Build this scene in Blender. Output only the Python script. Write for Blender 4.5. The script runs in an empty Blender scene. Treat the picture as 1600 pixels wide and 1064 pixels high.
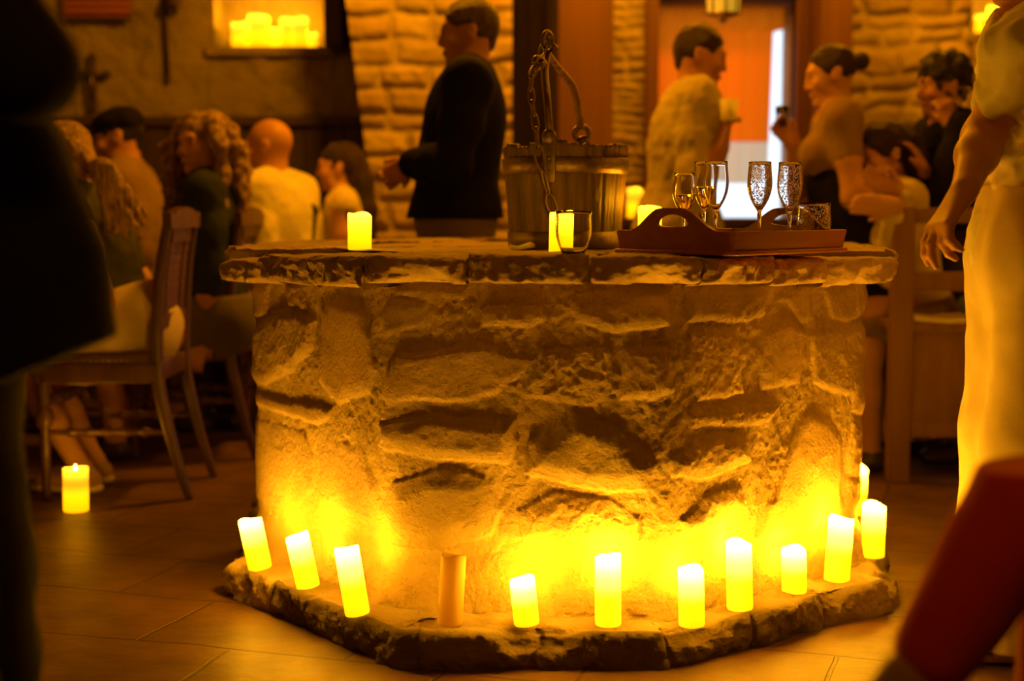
import bpy, bmesh, math, random
import numpy as np
from mathutils import Vector, Matrix
R = random.Random(7)
NR = np.random.RandomState(11)
SC = bpy.context.scene
COL = SC.collection
PI = math.pi

# ------------------------------------------------------------------ camera
F = 2265.0; HC = 1.0; PITCH = math.atan(207.0 / F)
CP, SP = math.cos(PITCH), math.sin(PITCH)
cam = bpy.data.cameras.new('camera'); camo = bpy.data.objects.new('camera', cam); COL.objects.link(camo)
camo.location = (0, 0, HC); camo.rotation_euler = (PI / 2 - PITCH, 0, 0)
cam.sensor_width = 36; cam.lens = 36 * F / 1600; cam.clip_start = .05
cam.dof.use_dof = True; cam.dof.focus_distance = 3.38; cam.dof.aperture_fstop = 1.7
SC.camera = camo

def at(px, py, Y):
    """the place at distance Y whose outline was measured at that point of the photograph"""
    a = (px - 800) / F; b = (532 - py) / F
    t = Y / (b * SP + CP)
    return np.array((a * t, Y, HC + t * (b * CP - SP)))

def on_z(px, py, z):
    a = (px - 800) / F; b = (532 - py) / F
    t = (z - HC) / (b * CP - SP)
    return np.array((a * t, t * (b * SP + CP), z))

# ------------------------------------------------------------------ objects
def tag(o, label=None, cat=None, group=None, kind=None):
    if label: o['label'] = label
    if cat: o['category'] = cat
    if group: o['group'] = group
    if kind: o['kind'] = kind
    return o

def thing(name, label, cat, loc=(0, 0, 0), rz=0, group=None):
    o = bpy.data.objects.new(name, None); COL.objects.link(o)
    o.location = tuple(float(v) for v in loc); o.rotation_euler = (0, 0, rz); o.empty_display_size = .1
    return tag(o, label, cat, group)

def link(name, me, m=None, parent=None, loc=None):
    o = bpy.data.objects.new(name, me); COL.objects.link(o)
    if m is not None and len(me.materials) == 0: me.materials.append(m)
    if parent is not None: o.parent = parent
    if loc is not None: o.location = tuple(float(v) for v in loc)
    return o

def obj(name, bm, m, parent=None, smooth=True, loc=None):
    bmesh.ops.recalc_face_normals(bm, faces=bm.faces)
    me = bpy.data.meshes.new(name); bm.to_mesh(me); bm.free()
    if smooth: smooth_mesh(me)
    return link(name, me, m, parent, loc)

def smooth_mesh(me, ang=None):
    n = len(me.polygons)
    me.polygons.foreach_set('use_smooth', [True] * n)

def sharp(me, deg=35):
    me.polygons.foreach_set('use_smooth', [True] * len(me.polygons))
    try: me.set_sharp_from_angle(angle=math.radians(deg))
    except Exception: pass

def mesh_np(name, V, Q, m, parent=None, loc=None, smooth=True):
    me = bpy.data.meshes.new(name)
    V = np.asarray(V, dtype=np.float32); Q = np.asarray(Q, dtype=np.int32)
    n = Q.shape[1]
    me.vertices.add(len(V)); me.vertices.foreach_set('co', V.ravel())
    me.loops.add(Q.size); me.loops.foreach_set('vertex_index', Q.ravel())
    me.polygons.add(len(Q)); me.polygons.foreach_set('loop_start', np.arange(0, Q.size, n, dtype=np.int32))
    me.update(calc_edges=True); me.validate()
    if smooth: smooth_mesh(me)
    return link(name, me, m, parent, loc)

def dup(root, loc, rz, label=None, group=None, tilt=None):
    r = root.copy(); COL.objects.link(r); r.location = tuple(float(v) for v in loc)
    r.rotation_euler = tilt if tilt else (0, 0, rz)
    if label: r['label'] = label
    if group: r['group'] = group
    for ch in list(root.children):
        c = ch.copy(); COL.objects.link(c); c.parent = r
        for g in ch.children:
            d = g.copy(); COL.objects.link(d); d.parent = c
    return r

# bmesh shapes
def add_box(bm, lo, hi, bev=0.0, M=None):
    g = bmesh.ops.create_cube(bm, size=1)
    vs = g['verts']
    for v in vs:
        v.co = Vector([lo[i] + (v.co[i] + .5) * (hi[i] - lo[i]) for i in range(3)])
    if bev > 0:
        es = list({e for v in vs for e in v.link_edges})
        r = bmesh.ops.bevel(bm, geom=es, offset=bev, segments=2, profile=.6, affect='EDGES')
        vs = list({v for f in r['faces'] for v in f.verts} | {v for v in vs if v.is_valid})
    if M is not None: bmesh.ops.transform(bm, matrix=M, verts=[v for v in vs if v.is_valid])

def add_lathe(bm, prof, n=32, c=(0, 0, 0), wob=None, caps=True):
    rings = []
    for i, (r, z) in enumerate(prof):
        ring = []
        for k in range(n):
            a = 2 * PI * k / n
            dz = wob(i, a) if wob else 0
            ring.append(bm.verts.new((c[0] + r * math.cos(a), c[1] + r * math.sin(a), c[2] + z + dz)))
        rings.append(ring)
    for i in range(len(rings) - 1):
        for k in range(n):
            bm.faces.new((rings[i][k], rings[i][(k + 1) % n], rings[i + 1][(k + 1) % n], rings[i + 1][k]))
    if caps:
        if prof[0][0] > 1e-5: bm.faces.new(rings[0][::-1])
        if prof[-1][0] > 1e-5: bm.faces.new(rings[-1])

def frames(pts):
    pts = [Vector(p) for p in pts]; fr = []
    up = None
    for i, p in enumerate(pts):
        t = (pts[min(i + 1, len(pts) - 1)] - pts[max(i - 1, 0)]).normalized()
        if up is None:
            up = Vector((0, 0, 1)) if abs(t.z) < .9 else Vector((0, 1, 0))
        s = t.cross(up)
        if s.length < 1e-6: s = t.orthogonal()
        s.normalize(); up = s.cross(t).normalized(); fr.append((p, t, s, up))
    return fr

def add_tube(bm, pts, rad, n=10, closed=False, flat=1.0, square=False):
    """round (or square) bar swept along pts; rad number or list"""
    fr = frames(pts); rings = []
    if closed:
        P = [Vector(p) for p in pts]; N = len(P); fr = []
        nrm = Vector((0, 0, 0))
        for i in range(N): nrm += P[i].cross(P[(i + 1) % N])
        nrm.normalize()
        for i in range(N):
            t = (P[(i + 1) % N] - P[i - 1]).normalized(); s = t.cross(nrm).normalized(); fr.append((P[i], t, s, nrm))
    for i, (p, t, s, u) in enumerate(fr):
        r = rad[i] if isinstance(rad, (list, tuple)) else rad
        ring = []
        for k in range(n):
            a = 2 * PI * k / n + (PI / n if square else 0)
            ring.append(bm.verts.new(p + s * (r * math.cos(a)) + u * (r * flat * math.sin(a))))
        rings.append(ring)
    m = len(rings)
    for i in range(m if closed else m - 1):
        A, B = rings[i], rings[(i + 1) % m]
        for k in range(n): bm.faces.new((A[k], A[(k + 1) % n], B[(k + 1) % n], B[k]))
    if not closed:
        bm.faces.new(rings[0][::-1]); bm.faces.new(rings[-1])

def add_prism(bm, poly, d, org, ex, ey):
    """outline (in the ex/ey plane at org) with thickness d along ex x ey"""
    org, ex, ey = Vector(org), Vector(ex), Vector(ey); nz = ex.cross(ey).normalized()
    a = [bm.verts.new(org + ex * x + ey * y) for x, y in poly]
    b = [bm.verts.new(v.co + nz * d) for v in a]
    n = len(a)
    bm.faces.new(a[::-1]); bm.faces.new(b)
    for i in range(n): bm.faces.new((a[i], a[(i + 1) % n], b[(i + 1) % n], b[i]))

def add_ball(bm, c, r, seg=16, sc=(1, 1, 1)):
    g = bmesh.ops.create_uvsphere(bm, u_segments=seg, v_segments=max(6, seg // 2), radius=r)
    for v in g['verts']: v.co = Vector((v.co.x * sc[0] + c[0], v.co.y * sc[1] + c[1], v.co.z * sc[2] + c[2]))

def spline(pts, n=8):
    P = [np.array(p, float) for p in pts]; out = []
    for i in range(len(P) - 1):
        p0 = P[max(i - 1, 0)]; p1 = P[i]; p2 = P[i + 1]; p3 = P[min(i + 2, len(P) - 1)]
        for k in range(n):
            t = k / n
            out.append(.5 * ((2 * p1) + (-p0 + p2) * t + (2 * p0 - 5 * p1 + 4 * p2 - p3) * t * t + (-p0 + 3 * p1 - 3 * p2 + p3) * t ** 3))
    out.append(P[-1]); return [tuple(p) for p in out]

# ------------------------------------------------------------------ numpy noise
_T = NR.rand(64, 64).astype(np.float32)
_T3 = NR.rand(32, 32, 32).astype(np.float32)
def vnoise(x, y):
    xi = np.floor(x).astype(int); yi = np.floor(y).astype(int); fx = x - xi; fy = y - yi
    fx = fx * fx * (3 - 2 * fx); fy = fy * fy * (3 - 2 * fy)
    g = lambda i, j: _T[i % 64, j % 64]
    return ((g(xi, yi) * (1 - fx) + g(xi + 1, yi) * fx) * (1 - fy) + (g(xi, yi + 1) * (1 - fx) + g(xi + 1, yi + 1) * fx) * fy) * 2 - 1
def fbm(x, y, o=4, gain=.5):
    s = 0; a = 1.0
    for k in range(o):
        s = s + a * vnoise(x * 2 ** k + 17.3 * k, y * 2 ** k + 9.1 * k); a *= gain
    return s
def vnoise3(p):
    i = np.floor(p).astype(int); f = p - i; f = f * f * (3 - 2 * f); s = 0
    for dx in (0, 1):
        for dy in (0, 1):
            for dz in (0, 1):
                w = (f[..., 0] if dx else 1 - f[..., 0]) * (f[..., 1] if dy else 1 - f[..., 1]) * (f[..., 2] if dz else 1 - f[..., 2])
                s = s + w * _T3[(i[..., 0] + dx) % 32, (i[..., 1] + dy) % 32, (i[..., 2] + dz) % 32]
    return s * 2 - 1

def sstep(a, b, x):
    t = np.clip((x - a) / (b - a), 0, 1); return t * t * (3 - 2 * t)

def poly_sd(P, X, Y):
    """signed distance, positive inside"""
    P = np.asarray(P, float); n = len(P)
    d = np.full(X.shape, 1e9); inside = np.zeros(X.shape, bool)
    for i in range(n):
        ax, ay = P[i]; bx, by = P[(i + 1) % n]
        ex, ey = bx - ax, by - ay; wx, wy = X - ax, Y - ay
        t = np.clip((wx * ex + wy * ey) / (ex * ex + ey * ey + 1e-12), 0, 1)
        d = np.minimum(d, (wx - ex * t) ** 2 + (wy - ey * t) ** 2)
        c = ((ay > Y) != (by > Y)) & (X < (bx - ax) * (Y - ay) / (by - ay + 1e-12) + ax)
        inside ^= c
    d = np.sqrt(d); return np.where(inside, d, -d)

# ------------------------------------------------------------------ materials
def nt(m):
    m.use_nodes = True; t = m.node_tree; return t, t.nodes, t.links
def principled(name, col, rough=.6, metal=0.0, noise=None, bump=None, sheen=0, spec=.5, attr=None, stretch=None, coords='Object'):
    """noise=(scale, colour2, amount[, detail]); bump=(scale, strength, distance); attr=vertex colour multiplier"""
    m = bpy.data.materials.new(name); t, N, L = nt(m)
    b = N['Principled BSDF']; b.inputs['Base Color'].default_value = (*col, 1); b.inputs['Roughness'].default_value = rough
    b.inputs['Metallic'].default_value = metal; b.inputs['Specular IOR Level'].default_value = spec
    if sheen: b.inputs['Sheen Weight'].default_value = sheen
    tc = N.new('ShaderNodeTexCoord'); src = tc.outputs[coords]
    if stretch:
        mp = N.new('ShaderNodeMapping'); mp.inputs['Scale'].default_value = stretch; L.new(src, mp.inputs['Vector']); src = mp.outputs[0]
    cout = None
    if noise:
        n = N.new('ShaderNodeTexNoise'); n.inputs['Scale'].default_value = noise[0]; n.inputs['Detail'].default_value = 6
        L.new(src, n.inputs['Vector'])
        r = N.new('ShaderNodeValToRGB'); r.color_ramp.elements[0].position = .35; r.color_ramp.elements[1].position = .68
        r.color_ramp.elements[0].color = (*col, 1)
        c2 = [col[i] + (noise[1][i] - col[i]) * noise[2] for i in range(3)]
        r.color_ramp.elements[1].color = (*c2, 1)
        L.new(n.outputs['Fac'], r.inputs['Fac']); cout = r.outputs['Color']
    if attr:
        a = N.new('ShaderNodeAttribute'); a.attribute_name = attr
        mx = N.new('ShaderNodeMix'); mx.data_type = 'RGBA'; mx.blend_type = 'MULTIPLY'; mx.inputs[0].default_value = 1
        if cout is None:
            mx.inputs[6].default_value = (*col, 1)
        else: L.new(cout, mx.inputs[6])
        L.new(a.outputs['Color'], mx.inputs[7]); cout = mx.outputs[2]
    if cout is not None: L.new(cout, b.inputs['Base Color'])
    if bump:
        n2 = N.new('ShaderNodeTexNoise'); n2.inputs['Scale'].default_value = bump[0]; n2.inputs['Detail'].default_value = 8; n2.inputs['Roughness'].default_value = .65
        L.new(src, n2.inputs['Vector'])
        bp = N.new('ShaderNodeBump'); bp.inputs['Strength'].default_value = bump[1]; bp.inputs['Distance'].default_value = bump[2]
        L.new(n2.outputs['Fac'], bp.inputs['Height']); L.new(bp.outputs[0], b.inputs['Normal'])
    return m

def glass_mat(name, col=(1, 1, 1), rough=0.0, ior=1.45):
    m = bpy.data.materials.new(name); t, N, L = nt(m); b = N['Principled BSDF']
    b.inputs['Base Color'].default_value = (*col, 1); b.inputs['Roughness'].default_value = rough
    b.inputs['Transmission Weight'].default_value = 1; b.inputs['IOR'].default_value = ior
    return m

M = {}
M['stone'] = principled('rough_limestone', (.54, .43, .30), .92, noise=(9, (.40, .31, .20), .9), bump=(130, .9, .008), attr='tint', spec=.2)
M['coping'] = principled('worn_coping_stone', (.60, .46, .31), .75, noise=(12, (.40, .30, .20), .9), bump=(110, .9, .008), attr='tint', spec=.3)
M['wallstone'] = principled('coursed_wall_stone', (.52, .42, .29), .9, noise=(5, (.34, .26, .17), .9), bump=(30, .6, .02), attr='tint', spec=.2)
M['plaster'] = principled('old_lime_plaster', (.42, .35, .24), .95, noise=(2.2, (.24, .19, .13), .9), bump=(7, .8, .06), spec=.15)
M['iron'] = principled('forged_iron', (.16, .13, .10), .42, .85, noise=(30, (.30, .20, .10), .8), bump=(60, .6, .004))
M['rust_iron'] = principled('pale_rusty_iron', (.55, .43, .28), .5, .55, noise=(60, (.28, .18, .09), .9), bump=(90, .7, .004))
M['stave'] = principled('weathered_oak_staves', (.075, .043, .02), .5, noise=(14, (.20, .125, .06), .9), bump=(25, .7, .008), stretch=(4, 4, .35))
M['darkwood'] = principled('dark_polished_walnut', (.085, .042, .02), .36, noise=(6, (.16, .075, .035), .8), bump=(12, .15, .003), stretch=(3, 3, .5))
M['leather'] = principled('brown_tooled_leather', (.17, .07, .03), .5, noise=(20, (.10, .04, .02), .8), bump=(80, .3, .003))
M['seatleather'] = principled('dark_seat_leather', (.12, .055, .028), .4, noise=(20, (.08, .035, .018), .8), bump=(80, .25, .003))
M['traywood'] = principled('red_brown_varnished_tray_wood', (.36, .13, .055), .42, noise=(5, (.28, .095, .04), .8), bump=(20, .12, .002), stretch=(.4, 4, 4))
M['oldwood'] = principled('old_brown_bench_wood', (.30, .16, .075), .6, noise=(5, (.20, .10, .045), .9), bump=(14, .4, .006), stretch=(3, 3, .5))
M['beam'] = principled('dark_red_brown_timber', (.13, .05, .02), .65, noise=(4, (.085, .03, .012), .9), bump=(10, .5, .008), stretch=(3, 3, .3))
M['blackwood'] = principled('nearly_black_wood', (.045, .025, .015), .55, noise=(6, (.07, .038, .02), .8), bump=(14, .3, .004))
M['tabletop'] = principled('dark_glossy_table_wood', (.06, .035, .025), .12, noise=(5, (.09, .05, .03), .8))
M['wax'] = principled('unlit_ivory_wax', (.85, .66, .36), .5, spec=.3)
def add_translucent(m, col, f):
    t, N, L = nt(m); b = N['Principled BSDF']; tr = N.new('ShaderNodeBsdfTranslucent'); tr.inputs[0].default_value = (*col, 1)
    x = N.new('ShaderNodeMixShader'); x.inputs[0].default_value = f; L.new(b.outputs[0], x.inputs[1]); L.new(tr.outputs[0], x.inputs[2]); L.new(x.outputs[0], N['Material Output'].inputs[0])
add_translucent(M['wax'], (.95, .80, .5), .6)
M['glass'] = glass_mat('clear_glass')
def wet_glass():
    m = glass_mat('glass_wet_with_droplets'); t, N, L = nt(m); b = N['Principled BSDF']
    tc = N.new('ShaderNodeTexCoord'); v = N.new('ShaderNodeTexVoronoi'); v.inputs['Scale'].default_value = 190; v.inputs['Randomness'].default_value = 1; L.new(tc.outputs['Object'], v.inputs['Vector'])
    r = N.new('ShaderNodeMapRange'); r.inputs['From Min'].default_value = .32; r.inputs['From Max'].default_value = .10; L.new(v.outputs['Distance'], r.inputs['Value'])
    n = N.new('ShaderNodeTexNoise'); n.inputs['Scale'].default_value = 28; L.new(tc.outputs['Object'], n.inputs['Vector'])
    mu = N.new('ShaderNodeMath'); mu.operation = 'MULTIPLY_ADD'; mu.inputs[1].default_value = .5; L.new(n.outputs['Fac'], mu.inputs[0]); L.new(r.outputs[0], mu.inputs[2])
    bp = N.new('ShaderNodeBump'); bp.inputs['Strength'].default_value = .55; bp.inputs['Distance'].default_value = .0025; L.new(mu.outputs[0], bp.inputs['Height']); L.new(bp.outputs[0], b.inputs['Normal'])
    return m
M['wetglass'] = wet_glass()
M['wine'] = glass_mat('pale_sparkling_wine', (1.0, .94, .66), ior=1.33)
M['curtain'] = None
M['paper'] = principled('torn_white_paper', (.8, .75, .6), .9)
M['napkin'] = principled('white_table_linen', (.78, .72, .6), .9, bump=(120, .2, .002))
M['greencloth'] = principled('faded_green_cushion_cloth', (.20, .24, .10), .9, noise=(9, (.14, .18, .07), .8), bump=(100, .3, .003))
M['redrug'] = None
def skin(n, c): return principled(n, c, .5, noise=(14, tuple(v * .82 for v in c), .6), bump=(120, .08, .002), spec=.4)
M['skin'] = skin('warm_skin', (.62, .34, .22))
M['skin_tan'] = skin('tanned_skin', (.50, .25, .15))
M['skin_pale'] = skin('pale_skin', (.70, .42, .29))
def cloth(n, c, b=.35, c2=None): return principled(n, c, .88, noise=(6, c2 or tuple(v * .8 for v in c), .8), bump=(22, b, .012), sheen=.15 if max(c) > .15 else 0, spec=.2 if max(c) > .05 else .08)
def hairm(n, c, c2): return principled(n, c, .5, noise=(22, c2, 1), bump=(26, 1.0, .02), stretch=(5, 5, .55), spec=.4)
M['eye'] = principled('dark_eye', (.03, .02, .015), .15)
M['brow'] = principled('dark_brow_hair', (.06, .035, .02), .7)

def emit_candle(name, lo, hi, h):
    """wax lit from within: it glows most near the flame at its top"""
    m = bpy.data.materials.new(name); t, N, L = nt(m)
    b = N['Principled BSDF']; b.inputs['Base Color'].default_value = (.85, .7, .4, 1); b.inputs['Roughness'].default_value = .45
    tc = N.new('ShaderNodeTexCoord'); sx = N.new('ShaderNodeSeparateXYZ'); L.new(tc.outputs['Object'], sx.inputs[0])
    mr = N.new('ShaderNodeMapRange'); mr.inputs['From Max'].default_value = h; L.new(sx.outputs['Z'], mr.inputs['Value'])
    rs = N.new('ShaderNodeValToRGB'); e = rs.color_ramp.elements
    e[0].position = 0; e[0].color = (*([lo / hi] * 3), 1); e[1].position = 1; e[1].color = (1, 1, 1, 1)
    k = e.new(.40); k.color = (*([lo / hi * 1.35] * 3), 1)
    k = e.new(.66); k.color = (.36, .36, .36, 1)
    rs.color_ramp.interpolation = 'EASE'
    L.new(mr.outputs[0], rs.inputs[0])
    mu = N.new('ShaderNodeMath'); mu.operation = 'MULTIPLY'; mu.inputs[1].default_value = hi; L.new(rs.outputs[0], mu.inputs[0])
    rc = N.new('ShaderNodeValToRGB'); e = rc.color_ramp.elements
    e[0].position = .35; e[0].color = (1, .385, .0008, 1); e[1].position = 1; e[1].color = (1, .42, .011, 1)
    L.new(mr.outputs[0], rc.inputs[0])
    L.new(rc.outputs[0], b.inputs['Emission Color']); L.new(mu.outputs[0], b.inputs['Emission Strength'])
    return m
def emission(name, col, s):
    m = bpy.data.materials.new(name); t, N, L = nt(m); b = N['Principled BSDF']
    b.inputs['Base Color'].default_value = (.6, .5, .3, 1)
    b.inputs['Emission Color'].default_value = (*col, 1); b.inputs['Emission Strength'].default_value = s
    return m
M['flame'] = emission('led_flame', (1, .72, .12), 30)

LAMP = (1.0, .335, .002)
def lamp(name, loc, watts, rad=.08, col=LAMP, kind='POINT'):
    l = bpy.data.lights.new(name, kind); l.energy = watts; l.color = col; l.shadow_soft_size = rad
    o = bpy.data.objects.new(name, l); COL.objects.link(o); o.location = tuple(float(v) for v in loc)
    return o
# ------------------------------------------------------------------ the stone well
ZL, ZB, ZT = .08, .832, .896           # ledge top, wall top, coping top
BODY = [(-.285, 3.30), (.355, 3.175), (.906, 3.72), (.95, 4.40), (.52, 4.93), (-.15, 4.98), (-.66, 4.58), (-.70, 3.90)]
LEDGE = [(-.25, 3.09), (.34, 3.08), (.955, 3.55), (1.10, 4.38), (.60, 5.10), (-.2, 5.15), (-.82, 4.66), (-.75, 3.70)]
SLAB = [(-.35, 3.17), (.38, 3.05), (.985, 3.68), (1.05, 4.42), (.58, 5.03), (-.18, 5.08), (-.74, 4.64), (-.775, 3.86)]
WELLC = (.12, 4.1)

def ring_pts(poly, start=7, round_k=.16):
    """rounded polygon resampled: list of (u, x, y, nx, ny), starting at vertex start"""
    P = [np.array(p, float) for p in poly]; n = len(P); P = P[start:] + P[:start]
    pts = []
    for i in range(n):
        a, b, c = P[i - 1], P[i], P[(i + 1) % n]
        e1 = b + (a - b) / np.linalg.norm(a - b) * round_k * np.linalg.norm(a - b) * .5
        e2 = b + (c - b) / np.linalg.norm(c - b) * round_k * np.linalg.norm(c - b) * .5
        for t in np.linspace(0, 1, 7): pts.append((1 - t) ** 2 * e1 + 2 * t * (1 - t) * b + t * t * e2)
    pts.append(pts[0]); return np.array(pts)

def resample(pts, us):
    seg = np.linalg.norm(np.diff(pts, axis=0), axis=1); s = np.concatenate([[0], np.cumsum(seg)])
    x = np.interp(us, s, pts[:, 0]); y = np.interp(us, s, pts[:, 1])
    dx = np.gradient(x, us); dy = np.gradient(y, us); L = np.hypot(dx, dy)
    return x, y, dy / L, -dx / L, s[-1]

def ring_setup(poly, start=7, fine=.004, coarse=.016, rk=.16):
    pts = ring_pts(poly, start, rk)
    seg = np.linalg.norm(np.diff(pts, axis=0), axis=1); tot = seg.sum(); s = np.concatenate([[0], np.cumsum(seg)])
    # fine where it faces the room's front
    us = []; u = 0.0
    while u < tot:
        us.append(u); y = np.interp(u, s, pts[:, 1]); u += fine if y < 4.15 else coarse
    us = np.array(us)
    return pts, us, s, tot

def facet_uv(px, py):
    """point measured on the wall of the well -> (distance along the wall from the left corner, height)"""
    o = np.array((0, 0, HC)); a = (px - 800) / F; b = (532 - py) / F
    d = np.array((a, b * SP + CP, b * CP - SP))
    P = BODY[7:] + BODY[:7]; best = None; u0 = 0
    for i in range(3):
        p, q = np.array(P[i]), np.array(P[i + 1]); e = q - p; L = np.linalg.norm(e); e /= L; n = np.array((e[1], -e[0]))
        t = (n @ p) / (n @ d[:2]); h = t * d[:2]; k = (h - p) @ e
        cand = (max(0, -k, k - L), u0 + k, HC + t * d[2])
        if best is None or cand[0] < best[0]: best = cand
        u0 += L
    return best[1], best[2]

STONES = [
 # (height of the bulge, roundness, outline as measured)
 (.020,.018,[(388,446),(436,446),(433,494),(388,505)]),
 (.012,.014,[(459,444),(492,446),(495,492),(466,480)]),
 (.030,.030,[(442,488),(480,488),(508,504),(503,548),(477,580),(429,603),(398,600),(387,564),(398,525)]),
 (.030,.034,[(519,480),(544,470),(589,478),(599,526),(609,584),(596,615),(548,635),(515,603),(513,539)]),
 (.022,.016,[(410,612),(474,629),(535,640),(532,657),(512,667),(415,637)]),
 (.014,.020,[(398,655),(490,676),(506,720),(505,770),(470,803),(398,780)]),
 (.016,.024,[(398,800),(475,822),(500,850),(505,905),(398,868)]),
 (.020,.022,[(515,680),(585,705),(606,770),(600,825),(557,808),(513,790)]),
 (.014,.020,[(515,835),(600,845),(604,940),(560,932),(518,905)]),
 (.016,.016,[(615,500),(630,472),(700,472),(707,507),(660,520),(628,530)]),
 (.022,.020,[(777,484),(830,478),(880,482),(885,501),(857,516),(783,510)]),
 (.012,.016,[(640,445),(760,450),(755,470),(645,464)]),
 (.034,.026,[(920,466),(990,460),(1067,466),(1068,508),(1003,520),(932,504)]),
 (.020,.014,[(622,606),(648,555),(720,547),(790,540),(864,562),(868,572),(812,614),(760,628),(622,628)]),
 (.022,.014,[(874,549),(988,544),(990,580),(981,625),(962,635),(846,619),(872,570)]),
 (.026,.022,[(1007,540),(1066,542),(1075,609),(1048,625),(1000,620)]),
 (.040,.036,[(613,664),(700,648),(840,655),(842,690),(826,725),(745,722),(640,704),(613,696)]),
 (.050,.050,[(858,690),(930,645),(1000,668),(1056,725),(1046,765),(980,772),(900,752),(850,738)]),
 (.052,.060,[(616,800),(640,752),(720,728),(788,745),(818,800),(800,838),(720,858),(620,850)]),
 (.040,.050,[(838,800),(900,768),(990,782),(1034,808),(1030,848),(950,862),(850,850)]),
 (.014,.022,[(614,885),(680,872),(722,895),(718,948),(614,948)]),
 (.020,.030,[(742,880),(820,862),(870,880),(880,958),(742,958)]),
 (.018,.030,[(895,885),(990,868),(1036,890),(1042,962),(900,962)]),
 (.026,.022,[(1086,458),(1217,448),(1208,488),(1179,506),(1086,502)]),
 (.018,.014,[(1092,512),(1166,515),(1174,577),(1178,612),(1102,627),(1088,564)]),
 (.018,.018,[(1222,466),(1279,440),(1280,496),(1264,510),(1250,486)]),
 (.018,.016,[(1206,513),(1250,500),(1270,514),(1264,596),(1200,608),(1196,552)]),
 (.018,.016,[(1300,452),(1372,438),(1368,497),(1310,503)]),
 (.024,.014,[(1279,517),(1372,509),(1368,612),(1332,617),(1282,596)]),
 (.032,.030,[(1276,636),(1308,650),(1328,690),(1325,760),(1326,800),(1290,832),(1196,836),(1205,780),(1232,720),(1254,672)]),
 (.014,.020,[(1336,640),(1372,640),(1372,740),(1338,740),(1342,690)]),
 (.040,.036,[(1066,712),(1130,672),(1180,676),(1186,716),(1122,744),(1070,742)]),
 (.038,.036,[(1078,810),(1112,770),(1166,752),(1176,786),(1142,818),(1084,832)]),
 (.024,.018,[(1088,642),(1160,634),(1232,630),(1216,660),(1140,668),(1092,664)]),
 (.018,.012,[(1228,682),(1244,690),(1222,778),(1196,792),(1206,740)]),
 (.018,.030,[(1085,862),(1160,846),(1250,850),(1366,838),(1366,880),(1240,912),(1100,950)]),
]

well = thing('stone_well', 'eight-sided rubble stone well with coping slabs and candles along its foot ledge', 'well', (WELLC[0], WELLC[1], 0))
WL = (-WELLC[0], -WELLC[1], 0)

def set_tint(me, rgb):
    ca = me.color_attributes.new('tint', 'FLOAT_COLOR', 'POINT')
    a = np.ones((len(me.vertices), 4), np.float32); a[:, :3] = rgb; ca.data.foreach_set('color', a.ravel())

def grid_quads(nu, nv, wrap):
    i = np.arange(nu if wrap else nu - 1)[:, None]; j = np.arange(nv - 1)[None, :]
    a = (i * nv + j); b = (((i + 1) % nu) * nv + j)
    return np.stack([a, b, b + 1, a + 1], -1).reshape(-1, 4)

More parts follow.
